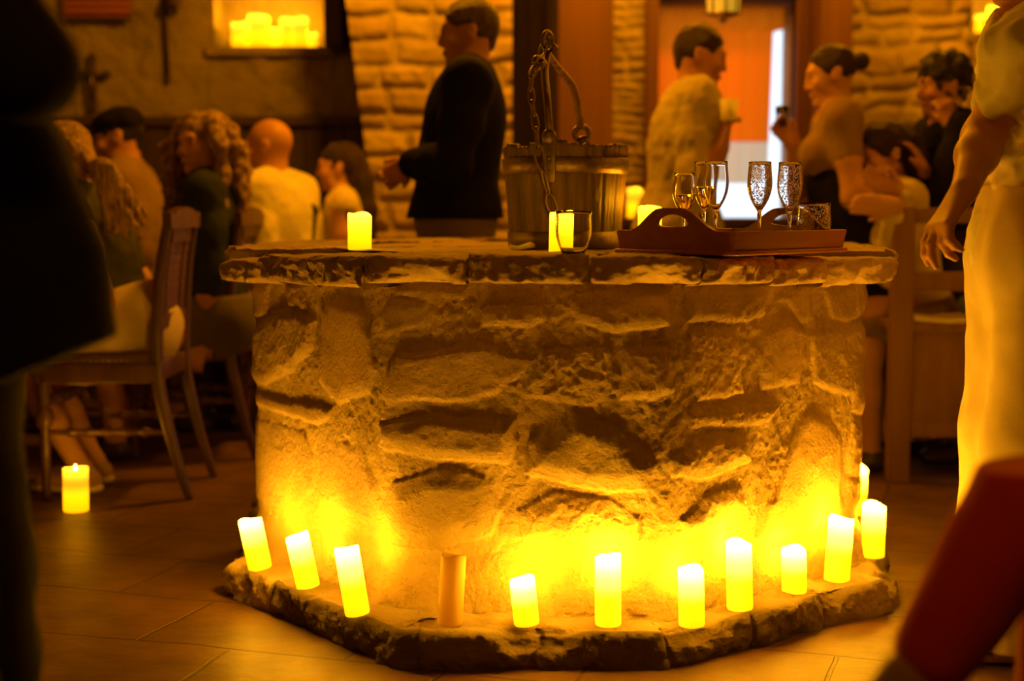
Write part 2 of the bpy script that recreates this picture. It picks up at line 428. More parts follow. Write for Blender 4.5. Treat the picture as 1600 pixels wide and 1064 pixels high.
def build_wall():
    pts, us, s, tot = ring_setup(BODY, fine=.0036)
    x, y, nx, ny, _ = resample(pts, us)
    zs = np.linspace(ZL - .03, ZB + .01, 200)
    U, Z = np.meshgrid(us, zs, indexing='ij')
    wu = U + .005 * fbm(U * 18, Z * 18, 4); wz = Z + .005 * fbm(U * 18 + 31, Z * 18 + 5, 4)
    # mortar bed: smeared, lumpy
    h = .0035 * fbm(U * 9, Z * 9, 3) + .0018 * fbm(U * 70, Z * 70, 3, .7)
    tint = np.full(U.shape + (3,), 1.0) * (.98 + .10 * fbm(U * 5, Z * 5, 2))[..., None]
    st = [(amp, w, [facet_uv(*p) for p in poly]) for amp, w, poly in STONES]
    # unseen far side: courses of the same rubble
    z0 = ZL
    while z0 < ZB - .03:
        hh = R.uniform(.10, .17); u0 = 2.12
        while u0 < tot - .12:
            w = R.uniform(.13, .26); j = lambda: R.uniform(-.015, .015)
            st.append((R.uniform(.02, .035), .03, [(u0 + .02 + j(), z0 + .015 + j()), (u0 + w - .02 + j(), z0 + .015 + j()), (u0 + w - .02 + j(), z0 + hh - .01 + j()), (u0 + .02 + j(), z0 + hh - .01 + j())]))
            u0 += w
        z0 += hh
    for i, (amp, w, P) in enumerate(st):
        amp *= .40; w *= .9; P = np.array(P); lo = P.min(0) - .03; hi = P.max(0) + .03
        ui = np.where((us > lo[0]) & (us < hi[0]))[0]; zi = np.where((zs > lo[1]) & (zs < hi[1]))[0]
        if len(ui) == 0 or len(zi) == 0: continue
        sl = (slice(ui[0], ui[-1] + 1), slice(zi[0], zi[-1] + 1))
        d = poly_sd(P, wu[sl], wz[sl])
        c = P.mean(0); ext = (P.max(0) - P.min(0)) / 2
        k = .45 * sstep(-.002, .005, d) + .55 * sstep(-.002, w, d)
        tu, tz = R.uniform(-.2, .2), R.uniform(-.35, .05)
        dome = 1 + tu * (U[sl] - c[0]) / ext[0] + tz * (Z[sl] - c[1]) / ext[1]
        rough = R.choice([.0007, .0013, .0019])
        face = amp * dome + rough * fbm(U[sl] * 34 + i * 3.1, Z[sl] * 34, 5, .7) + amp * .22 * fbm(U[sl] * 8 + i * 7.7, Z[sl] * 8, 3) + .8 * rough * fbm(U[sl] * 120 + i, Z[sl] * 120, 2)
        # flaked ridges
        h[sl] = h[sl] * (1 - k) + k * face
        tn = R.uniform(.80, 1.05); tt = np.array((tn, tn * R.uniform(.94, 1.0), tn * R.uniform(.9, 1)))
        tint[sl] = tint[sl] * (1 - k[..., None]) + tt * k[..., None]
    # mortar fillet where wall meets ledge
    h += .016 * np.exp(-np.maximum(Z - ZL, 0) / .018)
    V = np.stack([x[:, None] + nx[:, None] * h, y[:, None] + ny[:, None] * h, Z], -1).reshape(-1, 3) + np.array(WL)
    o = mesh_np('well_wall', V, grid_quads(len(us), len(zs), True), M['stone'], well)
    set_tint(o.data, tint.reshape(-1, 3))

def build_ledge():
    pts, us, s, tot = ring_setup(LEDGE, fine=.0045, coarse=.02, rk=.10)
    x, y, nx, ny, _ = resample(pts, us)
    # profile from wall outwards then down: (outward offset, z)
    prof = [(-.45 + .43 * t, ZL) for t in np.linspace(0, 1, 70)] + [(-.02 + .02 * math.sin(a), ZL - .02 + .02 * math.cos(a)) for a in np.linspace(.2, PI / 2, 8)] + [(.004 * math.sin(t * 3), (ZL - .02) * (1 - t)) for t in np.linspace(.08, 1.05, 26)]
    po = np.array(prof); ns = len(po); arc = np.concatenate([[0], np.cumsum(np.linalg.norm(np.diff(po, axis=0), axis=1))])
    U, S = np.meshgrid(us, arc, indexing='ij')
    off = np.broadcast_to(po[:, 0], U.shape).copy(); Z = np.broadcast_to(po[:, 1], U.shape).copy()
    chip = sstep(.1, .8, fbm(U * 7 + 3, 0 * U + 2.2, 3)) * .028          # bites out of the rim
    edge = np.exp(-((S - arc[73]) / .03) ** 2)
    n1 = .007 * fbm(U * 11, S * 11, 4, .55) + .0028 * fbm(U * 50, S * 50, 3)
    top = S < arc[70]
    Z += np.where(top, n1 * .6, 0) - chip * edge * .8 - .0 
    off += np.where(top, 0, n1 * 1.6 + .012 * fbm(U * 5, S * 9 + 7, 2)) - chip * edge
    joints = [.28, .46, .62, .88, 1.14, 1.42, 1.66, 1.93, 2.2, 2.6, 3.0, 3.5, 4.0, 4.5, 5.0]
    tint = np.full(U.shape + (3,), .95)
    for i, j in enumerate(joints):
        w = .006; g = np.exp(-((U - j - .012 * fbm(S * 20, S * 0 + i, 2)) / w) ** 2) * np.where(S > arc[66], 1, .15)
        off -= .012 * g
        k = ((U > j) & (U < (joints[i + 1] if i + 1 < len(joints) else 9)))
        tint[k] *= R.uniform(.38, .50) * np.where(top, 2.0, 1)[k][:, None]  # vertical front darkened in the colour as shade, top kept paler
        off += k * np.where(top, 0, R.uniform(-.008, .008))
    V = np.stack([x[:, None] + nx[:, None] * off, y[:, None] + ny[:, None] * off, Z], -1).reshape(-1, 3) + np.array(WL)
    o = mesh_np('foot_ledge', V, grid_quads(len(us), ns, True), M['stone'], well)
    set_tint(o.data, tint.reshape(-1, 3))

def build_coping():
    pts, us, s, tot = ring_setup(SLAB, fine=.005, coarse=.02, rk=.12)
    cuts = [0.0, .285, .60, .86, 1.10, 1.37, 1.64, 1.90, 2.12, 2.5, 2.9, 3.35, 3.8, 4.25, 4.7, 5.1]
    cuts = [c for c in cuts if c < tot - .2] + [tot]
    low = [-.030, -.012, -.004, 0, .004, .002, -.004, -.012, -.02] + [0] * 20
    for ci in range(len(cuts) - 1):
        a, b = cuts[ci] + .003, cuts[ci + 1] - .003
        n = max(12, int((b - a) / (.0048 if b < 2.3 else .02)))
        uu = np.linspace(a, b, n); x, y, nx, ny, _ = resample(pts, uu)
        th = R.uniform(.058, .072)
        zt = ZT + low[ci]; zb = zt - th
        d1 = R.uniform(.30, .36)
        prof = [(-d1 + (d1 - .03) * t, zt) for t in np.linspace(0, 1, 40)] + [(-.03 + .03 * math.sin(q), zt - .022 + .022 * math.cos(q)) for q in np.linspace(.15, PI / 2, 9)] + \
               [(0, zt - .022 - (th - .036) * t) for t in np.linspace(.1, 1, 12)] + [(-.014 + .014 * math.cos(q), zb + .014 - .014 * math.sin(q)) for q in np.linspace(.2, PI / 2, 6)] + [(-.02 - .13 * t, zb) for t in np.linspace(0, 1, 14)]
        po = np.array(prof); arc = np.concatenate([[0], np.cumsum(np.linalg.norm(np.diff(po, axis=0), axis=1))])
        U, S = np.meshgrid(uu, arc, indexing='ij')
        off = np.broadcast_to(po[:, 0], U.shape).copy(); Z = np.broadcast_to(po[:, 1], U.shape).copy()
        e = np.minimum(U - a, b - U); er = 1 - sstep(0, .022, e)                       # rounded ends
        front = S > arc[39]
        nz = .006 * fbm(U * 13 + ci * 5, S * 13, 4, .6) + .003 * fbm(U * 55, S * 55, 3)
        bite = sstep(.15, .7, fbm(U * 9 + ci * 3.3, 0 * U + 1.7, 3)) * .02 * np.exp(-((S - arc[-16]) / .03) ** 2)
        off += np.where(front, nz * 1.7 + .010 * fbm(U * 6 + ci, S * 12, 2), 0) - er * .014 * front - bite
        Z += np.where(front, nz * .3, .45 * nz) - er * .007 * (~front) + bite * .6
        Z += np.where(S > arc[-15], 0, -.10 * np.maximum(0, off + .055) * (~front))
        V = np.stack([x[:, None] + nx[:, None] * off, y[:, None] + ny[:, None] * off, Z], -1).reshape(-1, 3) + np.array(WL)
        Q = grid_quads(n, len(po), False)
        # end walls
        e0 = np.arange(len(po)); 
        o = mesh_np('coping_stone', V, Q, M['coping'], well)
        bm = bmesh.new(); bm.from_mesh(o.data); bm.verts.ensure_lookup_table()
        m = len(po)
        for base in (0, (n - 1) * m):
            # stitch top run to bottom run so the end of the block is closed
            top = list(range(0, m - 14)); bot = list(range(m - 1, m - 15, -1))
            ring = [bm.verts[base + q] for q in range(m)]
            try: bm.faces.new(ring if base else ring[::-1])
            except Exception: pass
        bm.to_mesh(o.data); bm.free(); smooth_mesh(o.data)
        tn = R.uniform(.82, 1.1); set_tint(o.data, (tn, tn, tn))
    # flagged lid filling the mouth
    bm = bmesh.new(); n = 48
    ctr = bm.verts.new((0, 0, ZT - .004)); rings = []
    px, py, qx, qy, T = resample(pts, np.linspace(0, tot * .999, n))
    for k, f in enumerate(np.linspace(.12, 1, 12)):
        ring = []
        for i in range(n):
            cx, cy = px[i] - qx[i] * .27 - WELLC[0], py[i] - qy[i] * .27 - WELLC[1]
            ring.append(bm.verts.new((cx * f, cy * f, ZT - .004 + .003 * float(fbm(np.array(cx * f * 9), np.array(cy * f * 9), 3)))))
        rings.append(ring)
    for i in range(n): bm.faces.new((ctr, rings[0][i], rings[0][(i + 1) % n]))
    for k in range(11):
        for i in range(n): bm.faces.new((rings[k][i], rings[k + 1][i], rings[k + 1][(i + 1) % n], rings[k][(i + 1) % n]))
    o = obj('mouth_slab', bm, M['coping'], well); set_tint(o.data, (.95, .95, .95))
build_wall(); build_ledge(); build_coping()

# ------------------------------------------------------------------ candles
CANDLE_MESH = {}
def candle_meshes(h, r, lit=True, hi=112.0, lo=2.25, tip=False):
    key = (round(h, 3), round(r, 4), lit, hi, tip)
    if key in CANDLE_MESH: return CANDLE_MESH[key]
    ph = R.uniform(0, 6)
    bm = bmesh.new()
    def wob(i, a): return (.0032 * math.sin(a + ph) + .0028 * math.sin(2 * a + ph) + .0014 * math.sin(3 * a + ph * 2)) if 3 <= i <= 8 else 0
    prof = [(r * .86, 0), (r * .96, .0012), (r, .005), (r, h - .006), (r * .985, h - .001), (r * .95, h), (r * .88, h - .0015), (r * .8, h - .006), (r * .7, h - .010), (r * .35, h - .013), (.0001, h - .013)]
    pp = []
    for i, p in enumerate(prof):
        pp.append(p)
    add_lathe(bm, pp, 40, wob=wob)
    me = bpy.data.meshes.new('wax_body'); bmesh.ops.recalc_face_normals(bm, faces=bm.faces); bm.to_mesh(me); bm.free(); smooth_mesh(me)
    me.materials.append(emit_candle('glowing_wax', lo, hi, h) if lit else M['wax'])
    bm = bmesh.new(); add_lathe(bm, [(.0015, h - .014), (.0045, h - .010), (.005, h - .007 + (.005 if tip else 0)), (.003, h - .003 + (.008 if tip else 0)), (.0002, h + (.012 if tip else -.001))], 12)
    fl = bpy.data.meshes.new('flame_tip'); bmesh.ops.recalc_face_normals(bm, faces=bm.faces); bm.to_mesh(fl); bm.free(); smooth_mesh(fl)
    fl.materials.append(M['flame'] if lit else M['wax'])
    CANDLE_MESH[key] = (me, fl); return me, fl

def candle(base, top, r, label, group, lit=True, hi=112.0, lo=2.25, watts=1.5, tip=False):
    base = np.array(base, float); top = np.array(top, float); ax = top - base; h = float(np.linalg.norm(ax))
    t = thing('led_candle', label, 'candle', base, 0, group)
    q = Vector((0, 0, 1)).rotation_difference(Vector(ax)); t.rotation_mode = 'QUATERNION'; t.rotation_quaternion = q
    me, fl = candle_meshes(h, r, lit, hi, lo, tip)
    b = link('wax_body', me, None, t); link('flame_tip', fl, None, t)
    if lit and watts > 0:
        n = ax / h
        lamp('candle_flame_light', top + n * .012, watts, .012, (1, .365, .002))
    return t

def ledge_candle(bx, by, tx, ty, w, label, lit=True, z=ZL, group='candles along the ledge of the well', watts=1.5, **k):
    p = on_z(bx, by, z); r = w * p[1] / F / 2; p[1] += r; p[0] *= p[1] / (p[1] - r)
    q = at(tx, ty + 5, p[1])
    candle(p, q, r, label, group, lit, watts=watts, **k)
ledge_candle(407, 893, 390, 806, 38, 'lit pillar candle leaning at the far left end of the well ledge')
ledge_candle(482, 922, 464, 832, 38, 'lit leaning candle on the ledge, second from its left end')
ledge_candle(559, 965, 541, 850, 40, 'tall lit leaning candle on the ledge just left of the wall corner, third from left')
ledge_candle(703, 980, 709, 862, 41, 'unlit tall amber candle on the ledge, the only dark one', lit=False, watts=0)
ledge_candle(823, 981, 816, 900, 41, 'short lit candle on the ledge beside the unlit candle')
ledge_candle(950, 982, 950, 864, 42, 'tall upright lit candle in the middle of the front ledge')
ledge_candle(1081, 983, 1079, 883, 42, 'medium lit candle on the ledge at the front right corner of the well')
ledge_candle(1156, 957, 1154, 841, 42, 'tall upright lit candle on the right ledge next to the front corner')
ledge_candle(1241, 931, 1240, 852, 40, 'shortest lit candle on the right ledge between two tall ones')
ledge_candle(1307, 912, 1315, 803, 41, 'tall lit candle leaning right on the right ledge')
ledge_candle(1363, 874, 1366, 782, 38, 'lit candle standing at the right corner of the ledge')
candle((1.04, 4.30, ZL - .002), (1.043, 4.30, ZL + .147), .026, 'lit candle on the far ledge half hidden behind the right edge of the wall', 'candles along the ledge of the well', watts=.8)
TG = 'candles on top of the well'
ledge_candle(562, 391, 562, 329, 37, 'lit candle alone on the left of the well top', z=ZT - .006, group=TG, hi=14, lo=1.9, watts=.9)
ledge_candle(876, 397, 878, 327, 38, 'lit candle on the well top behind the stemless tumbler', z=ZT - .004, group=TG, hi=14, lo=1.9, watts=.8)
candle((.36, 3.80, ZT - .004), (.36, 3.80, ZT + .107), .031, 'lit candle on the well top behind the serving tray handle', TG, hi=9, lo=1.9, watts=1.2)
p = on_z(119, 802, 0); p[1] += .04; p[0] *= p[1] / (p[1] - .04)
candle(p, at(118, 731, p[1]), .041, 'large lit candle on the floor tiles beside the near chair leg', 'candles on the floor', hi=3.4, lo=1.8, watts=.9, tip=True)
# ------------------------------------------------------------------ bucket
def build_bucket():
    cx, cy, z0 = .142, 3.86, ZT - .002; H = .272; rb, rt = .146, .1655; NS = 20
    t = thing('wooden_well_bucket', 'old oak stave bucket with iron hoops, bail handle and chain standing on the well', 'bucket', (cx, cy, z0))
    n = NS * 14; ang = np.arange(n) / n * 2 * PI
    tops = [R.uniform(-.012, .006) for _ in range(NS)]; bulge = [R.uniform(-.002, .003) for _ in range(NS)]
    prof = [(0, 0)] + [(1, z) for z in np.linspace(0, 1, 26)] + [(.90, 1)] + [(.90, z) for z in np.linspace(.98, .25, 8)] + [(0, .25)]
    V = np.zeros((n, len(prof), 3))
    for i in range(n):
        s = (i / 14) % NS; k = int(s); f = s - k
        groove = .0045 * math.exp(-(min(f, 1 - f) / .07) ** 2)
        for j, (rf, zf) in enumerate(prof):
            r = (rb + (rt - rb) * zf) * rf
            if rf == 1: r += bulge[k] - groove + .0012 * vnoise(np.array(i * .9), np.array(j * .5))
            top = H + tops[k] + .003 * float(vnoise(np.array(i * .7 + 3), np.array(1.2)))
            z = zf * H if zf < .9 else H * .9 + (zf - .9) / .1 * (top - H * .9)
            V[i, j] = (r * math.cos(ang[i]), r * math.sin(ang[i]), z)
    mesh_np('staves', V.reshape(-1, 3), grid_quads(n, len(prof), True), M['stave'], t)
    for zc, w in ((.215, .042), (.024, .044)):
        bm = bmesh.new(); r = lambda z: rb + (rt - rb) * z / H
        add_lathe(bm, [(r(zc - w / 2) + .001, zc - w / 2), (r(zc - w / 2) + .0055, zc - w / 2 + .002), (r(zc + w / 2) + .0055, zc + w / 2 - .002), (r(zc + w / 2) + .001, zc + w / 2)], 72, caps=False)
        add_ball(bm, (r(zc) * math.cos(-1.9) * 1.035, r(zc) * math.sin(-1.9) * 1.035, zc), .006, 10)
        obj('hoop', bm, M['iron'], t)
    # bail: two straps meeting in an eye high above
    near = Vector((.0955 - cx, 3.70 - cy, 0)); far = Vector((.195 - cx, 4.02 - cy, 0))
    top = Vector((.093 - cx, 3.85 - cy, 1.405 - z0))
    bm = bmesh.new()
    e1 = near + Vector((0, -.004, 1.19 - z0)); e2 = far + Vector((-.006, .0, 1.215 - z0))
    add_tube(bm, spline([e1, (e1.x - .006, e1.y + .012, e1.z + .075), (top.x - .008, top.y - .06, top.z - .055), tuple(top)], 8), .010, 10, flat=.7)
    obj('near_bail_strap', bm, M['iron'], t)
    bm = bmesh.new()
    add_tube(bm, spline([tuple(top), (top.x + .03, top.y + .05, top.z - .035), (e2.x - .022, e2.y - .03, e2.z + .11), (e2.x - .004, e2.y, e2.z + .035), tuple(e2)], 8), [.009] * 8 + [.0105] * 16 + [.012] * 9, 10, flat=.8)
    ob = obj('far_bail_strap', bm, M['rust_iron'], t); ob['label'] = 'pale rust-crusted strap of the bail'
    def ring(c, r, a, n=22, rot=0.0, ov=1.0):
        return [(c[0] + r * math.cos(k * 2 * PI / n) * math.cos(rot), c[1] + r * math.cos(k * 2 * PI / n) * math.sin(rot), c[2] + ov * r * math.sin(k * 2 * PI / n)) for k in range(n)]
    bm = bmesh.new(); add_tube(bm, ring((top.x, top.y, top.z + .028), .020, 0, rot=.9, ov=1.3), .006, 8, closed=True); add_ball(bm, (top.x + .018, top.y, top.z + .012), .011, 12)
    obj('top_eye', bm, M['iron'], t)
    bm = bmesh.new(); add_tube(bm, ring((e2.x + .004, e2.y + .012, e2.z - .012), .021, 0, rot=.15, ov=.95), .0085, 10, closed=True)
    obj('bail_ring', bm, M['rust_iron'], t)
    for e, c in ((e1, near), (e2, far)):
        bm = bmesh.new(); d = Vector((c.x, c.y, 0)).normalized(); s = Vector((-d.y, d.x, 0))
        B = Matrix(((s.x, d.x, 0, 0), (s.y, d.y, 0, 0), (0, 0, 1, 0), (0, 0, 0, 1))); q = d * .172
        Mx = Matrix.Translation((q.x, q.y, 0)) @ B
        add_box(bm, (-.017, -.006, .17), (.017, .004, .285), .003, Mx); add_ball(bm, (q.x, q.y, .285), .02, 14, (1, .6, 1)); add_ball(bm, (q.x, q.y, .232), .007, 10); add_ball(bm, (q.x, q.y, .198), .007, 10)
        obj('bail_ear', bm, M['iron'], t)
    # chain from the eye, over the rim and down the front
    path = [at(851, 68, 3.84), at(844, 88, 3.80), at(836, 104, 3.74), at(830, 120, 3.70), at(829, 140, 3.69), at(831, 160, 3.685), at(834, 180, 3.68), at(838, 202, 3.676), at(840, 228, 3.670), at(848, 266, 3.668), at(858, 306, 3.672), at(868, 340, 3.678)]
    ch = None; bm = bmesh.new()
    for i in range(len(path) - 1):
        a = Vector(path[i]) - Vector((cx, cy, z0)); b = Vector(path[i + 1]) - Vector((cx, cy, z0)); d = b - a; L = d.length; d.normalize()
        s = d.cross(Vector((0, 1, 0))).normalized(); 
        if i % 2: s = (s * .35 + Vector((0, -1, 0)) * .9).normalized()
        w = .0075 if i < 8 else .0115; c = (a + b) / 2; hl = L / 2 + .005
        ring_ = []
        for k in range(20):
            q = k * 2 * PI / 20
            ring_.append(c + d * (hl * math.sin(q)) + s * (w * math.cos(q) * (1.0 if i < 8 else 1 - .25 * math.sin(q))))
        add_tube(bm, ring_, .0032, 7, closed=True)
    obj('chain', bm, M['iron'], t)
    bm = bmesh.new(); add_tube(bm, spline([(.0, 0, 0), (.01, -.012, .012), (.02, 0, .02), (.012, .012, .03), (0, .004, .034), (-.004, -.004, .02)], 6), .0085, 10)
    a = Vector(at(838, 112, 3.72)) - Vector((cx, cy, z0)); obj('chain_hook', bm, M['iron'], t, loc=a)
build_bucket()

# small things lying on the coping
bm = bmesh.new(); add_tube(bm, spline([(0, 0, .006), (.03, .01, .007), (.055, 0, .008), (.06, -.016, .009), (.045, -.024, .008), (.02, -.016, .007), (-.05, -.004, .006)], 8), .0052, 8)
p = on_z(935, 386, ZT); o = obj('iron_hook', bm, M['iron'], None, loc=(p[0], p[1], ZT)); tag(o, 'small dark iron hook lying on the well top between bucket and tray', 'hook')
bm = bmesh.new(); g = [(-.03, -.012), (-.01, -.018), (.02, -.012), (.034, .004), (.012, .014), (-.014, .010), (-.032, .006)]
add_prism(bm, g, .010, (0, 0, 0), (1, 0, 0), (0, 1, 0))
for v in bm.verts: v.co.z += .006 * math.sin(v.co.x * 90)
p = on_z(816, 389, ZT); o = obj('wax_scrap', bm, M['paper'], None, loc=(p[0], p[1], ZT + .003)); tag(o, 'small pale broken scrap lying at the foot of the bucket', 'scrap')

# ------------------------------------------------------------------ serving tray
TN = np.array((.472, 3.10)); TUa, TVa = .32, .43; TZ = ZT + .002
def tray_pt(u, v, z=0): 
    return np.array((TN[0] + (-u + v) * .7071, TN[1] + (u + v) * .7071, TZ + z))
def build_tray():
    t = thing('serving_tray', 'red-brown wooden serving tray with arched cut-out handles holding the glasses', 'tray', (TN[0], TN[1], TZ), math.radians(45))
    # local x = along the long side (v), local y = along the handled side (u)
    bm = bmesh.new(); add_box(bm, (-.008, -.008, 0), (TVa + .008, TUa + .008, .010), .003); obj('base_board', bm, M['traywood'], t)
    for y in (0, TUa - .012):
        bm = bmesh.new()
        sl = -.006 if y == 0 else .006
        add_box(bm, (0, y, .010), (TVa, y + .012, .052), .003)
        for v in bm.verts:
            if v.co.z > .03: v.co.y += sl; v.co.x += (.006 if v.co.x > TVa / 2 else -.006)
        obj('long_side', bm, M['traywood'], t)
    for x in (0, TVa - .012):
        m = 24; out = [(0, .010), (TUa, .010)]
        prof = []
        for k in range(m + 1):
            f = k / m; y = TUa * (1 - f)
            d = abs(f - .5) / .5
            z = .052 + .050 * (1 - sstep(.18, .78, np.array(d)))
            prof.append((y, float(z)))
        outer = out + prof
        hole = [(TUa / 2 + .045 * math.cos(a), .066 + (.022 if math.sin(a) > 0 else .006) * math.sin(a)) for a in np.linspace(0, 2 * PI, 25)[:-1]]
        bm = bmesh.new()
        def face_loop(pts, xx): return [bm.verts.new((xx, py_, pz_)) for py_, pz_ in pts]
        for xx in (x, x + .012):
            a = face_loop(outer, xx); b = face_loop(hole, xx)
            es = [bm.edges.new((a[i], a[(i + 1) % len(a)])) for i in range(len(a))] + [bm.edges.new((b[i], b[(i + 1) % len(b)])) for i in range(len(b))]
            bmesh.ops.triangle_fill(bm, use_beauty=True, edges=es)
            if xx == x: A, B = a, b
        for P_, Q_ in ((A, a), (B, b)):
            for i in range(len(P_)): bm.faces.new((P_[i], P_[(i + 1) % len(P_)], Q_[(i + 1) % len(P_)], Q_[i]))
        for v in bm.verts: v.co.x += (-1 if x == 0 else 1) * .16 * max(0, v.co.z - .01)
        obj('handled_end', bm, M['traywood'], t, smooth=False)
build_tray()

# ------------------------------------------------------------------ glasses
def lathe_obj(name, prof, m, parent, n=40):
    bm = bmesh.new(); add_lathe(bm, prof, n, caps=False); bmesh.ops.remove_doubles(bm, verts=bm.verts, dist=1e-6)
    return obj(name, bm, m, parent)
def stem_glass(name, label, loc, h, rbowl, rrim, bowl_h, rfoot, group, fill=None, gm='glass'):
    t = thing(name, label, 'glass', loc, R.uniform(0, 6), group)
    zb = h - bowl_h; w = .0014; N_ = 12
    bowl = []
    for k in range(N_ + 1):
        f = k / N_
        r = rbowl * math.sin(min(1, f * 1.75) * PI / 2) ** .75 if f < .57 else rbowl + (rrim - rbowl) * sstep(.57, 1, np.array(f))
        bowl.append((max(float(r), .004), zb + bowl_h * f))
    outer = [(1e-4, 0), (rfoot, 0), (rfoot, .0025), (rfoot * .5, .006), (.0062, .013), (.0042, .022), (.004, zb - .022), (.0055, zb - .006)] + bowl
    inner = [(max(r - w, 1e-4), z + (.004 if i == 0 else .0004)) for i, (r, z) in enumerate(bowl)][::-1]
    inner[-1] = (1e-4, zb + .006); outer.append((outer[-1][0] - w * .5, outer[-1][1] + .0009))
    lathe_obj('glass_body', outer + inner, M[gm], t)
    if fill:
        fz = zb + bowl_h * fill
        liq = [(1e-4, zb + .007)] + [(r - w - .0004, z) for r, z in bowl if zb + .007 < z < fz]
        r_top = np.interp(fz, [z for _, z in bowl], [r for r, _ in bowl]) - w - .0004
        liq += [(float(r_top), fz), (1e-4, fz)]
        lathe_obj('wine', liq, M['wine'], t)
    return t
def place(px, Y): return ((px - 800) / F * Y * 1.0, Y)
GG = 'glasses on the serving tray'
def on_tray(px, Y): x, y = place(px, Y); return (x, y, TZ + .0105)
stem_glass('champagne_flute', 'empty flute at the right of the overlapping left pair on the tray', on_tray(1117, 3.43), .200, .0300, .0265, .118, .030, GG)
stem_glass('champagne_flute', 'flute partly hidden behind another flute on the left of the tray', on_tray(1099, 3.50), .202, .0275, .0245, .118, .029, GG, fill=.5)
stem_glass('champagne_flute', 'empty flute standing alone in the middle of the tray', on_tray(1185, 3.40), .198, .0290, .0260, .116, .030, GG, gm='wetglass')
stem_glass('champagne_flute', 'empty flute on the right of the tray in front of the tumbler', on_tray(1232, 3.36), .196, .0295, .0262, .118, .030, GG, gm='wetglass')
stem_glass('wine_glass', 'small stemmed glass half full of pale wine at the left of the tray', on_tray(1068, 3.36), .172, .0275, .0235, .098, .028, GG, fill=.50)
def tumbler(label, loc, h, rb, rt, bulge, group=None, gm='glass'):
    t = thing('stemless_tumbler', label, 'glass', loc, 0, group); w = .0016; out = [(1e-4, 0), (rb * .8, 0), (rb, .005)]
    side = []
    for k in range(1, 13):
        f = k / 12; side.append((rb + (rt - rb) * f + bulge * math.sin(min(1, f * 1.25) * PI * .8), .005 + (h - .005) * f))
    out += side; inn = [(r - w, z) for r, z in side][::-1] + [(rb * .8, .009), (1e-4, .008)]
    lathe_obj('glass_body', out + inn, M[gm], t); return t
tumbler('wet empty stemless tumbler at the right end of the tray', on_tray(1270, 3.42), .104, .030, .034, .008, GG, 'wetglass')
p = on_z(896, 402, ZT - .002); tumbler('empty stemless tumbler near the front edge of the well top', (p[0] * 1.01, p[1] + .036, ZT - .002), .100, .024, .034, .010)

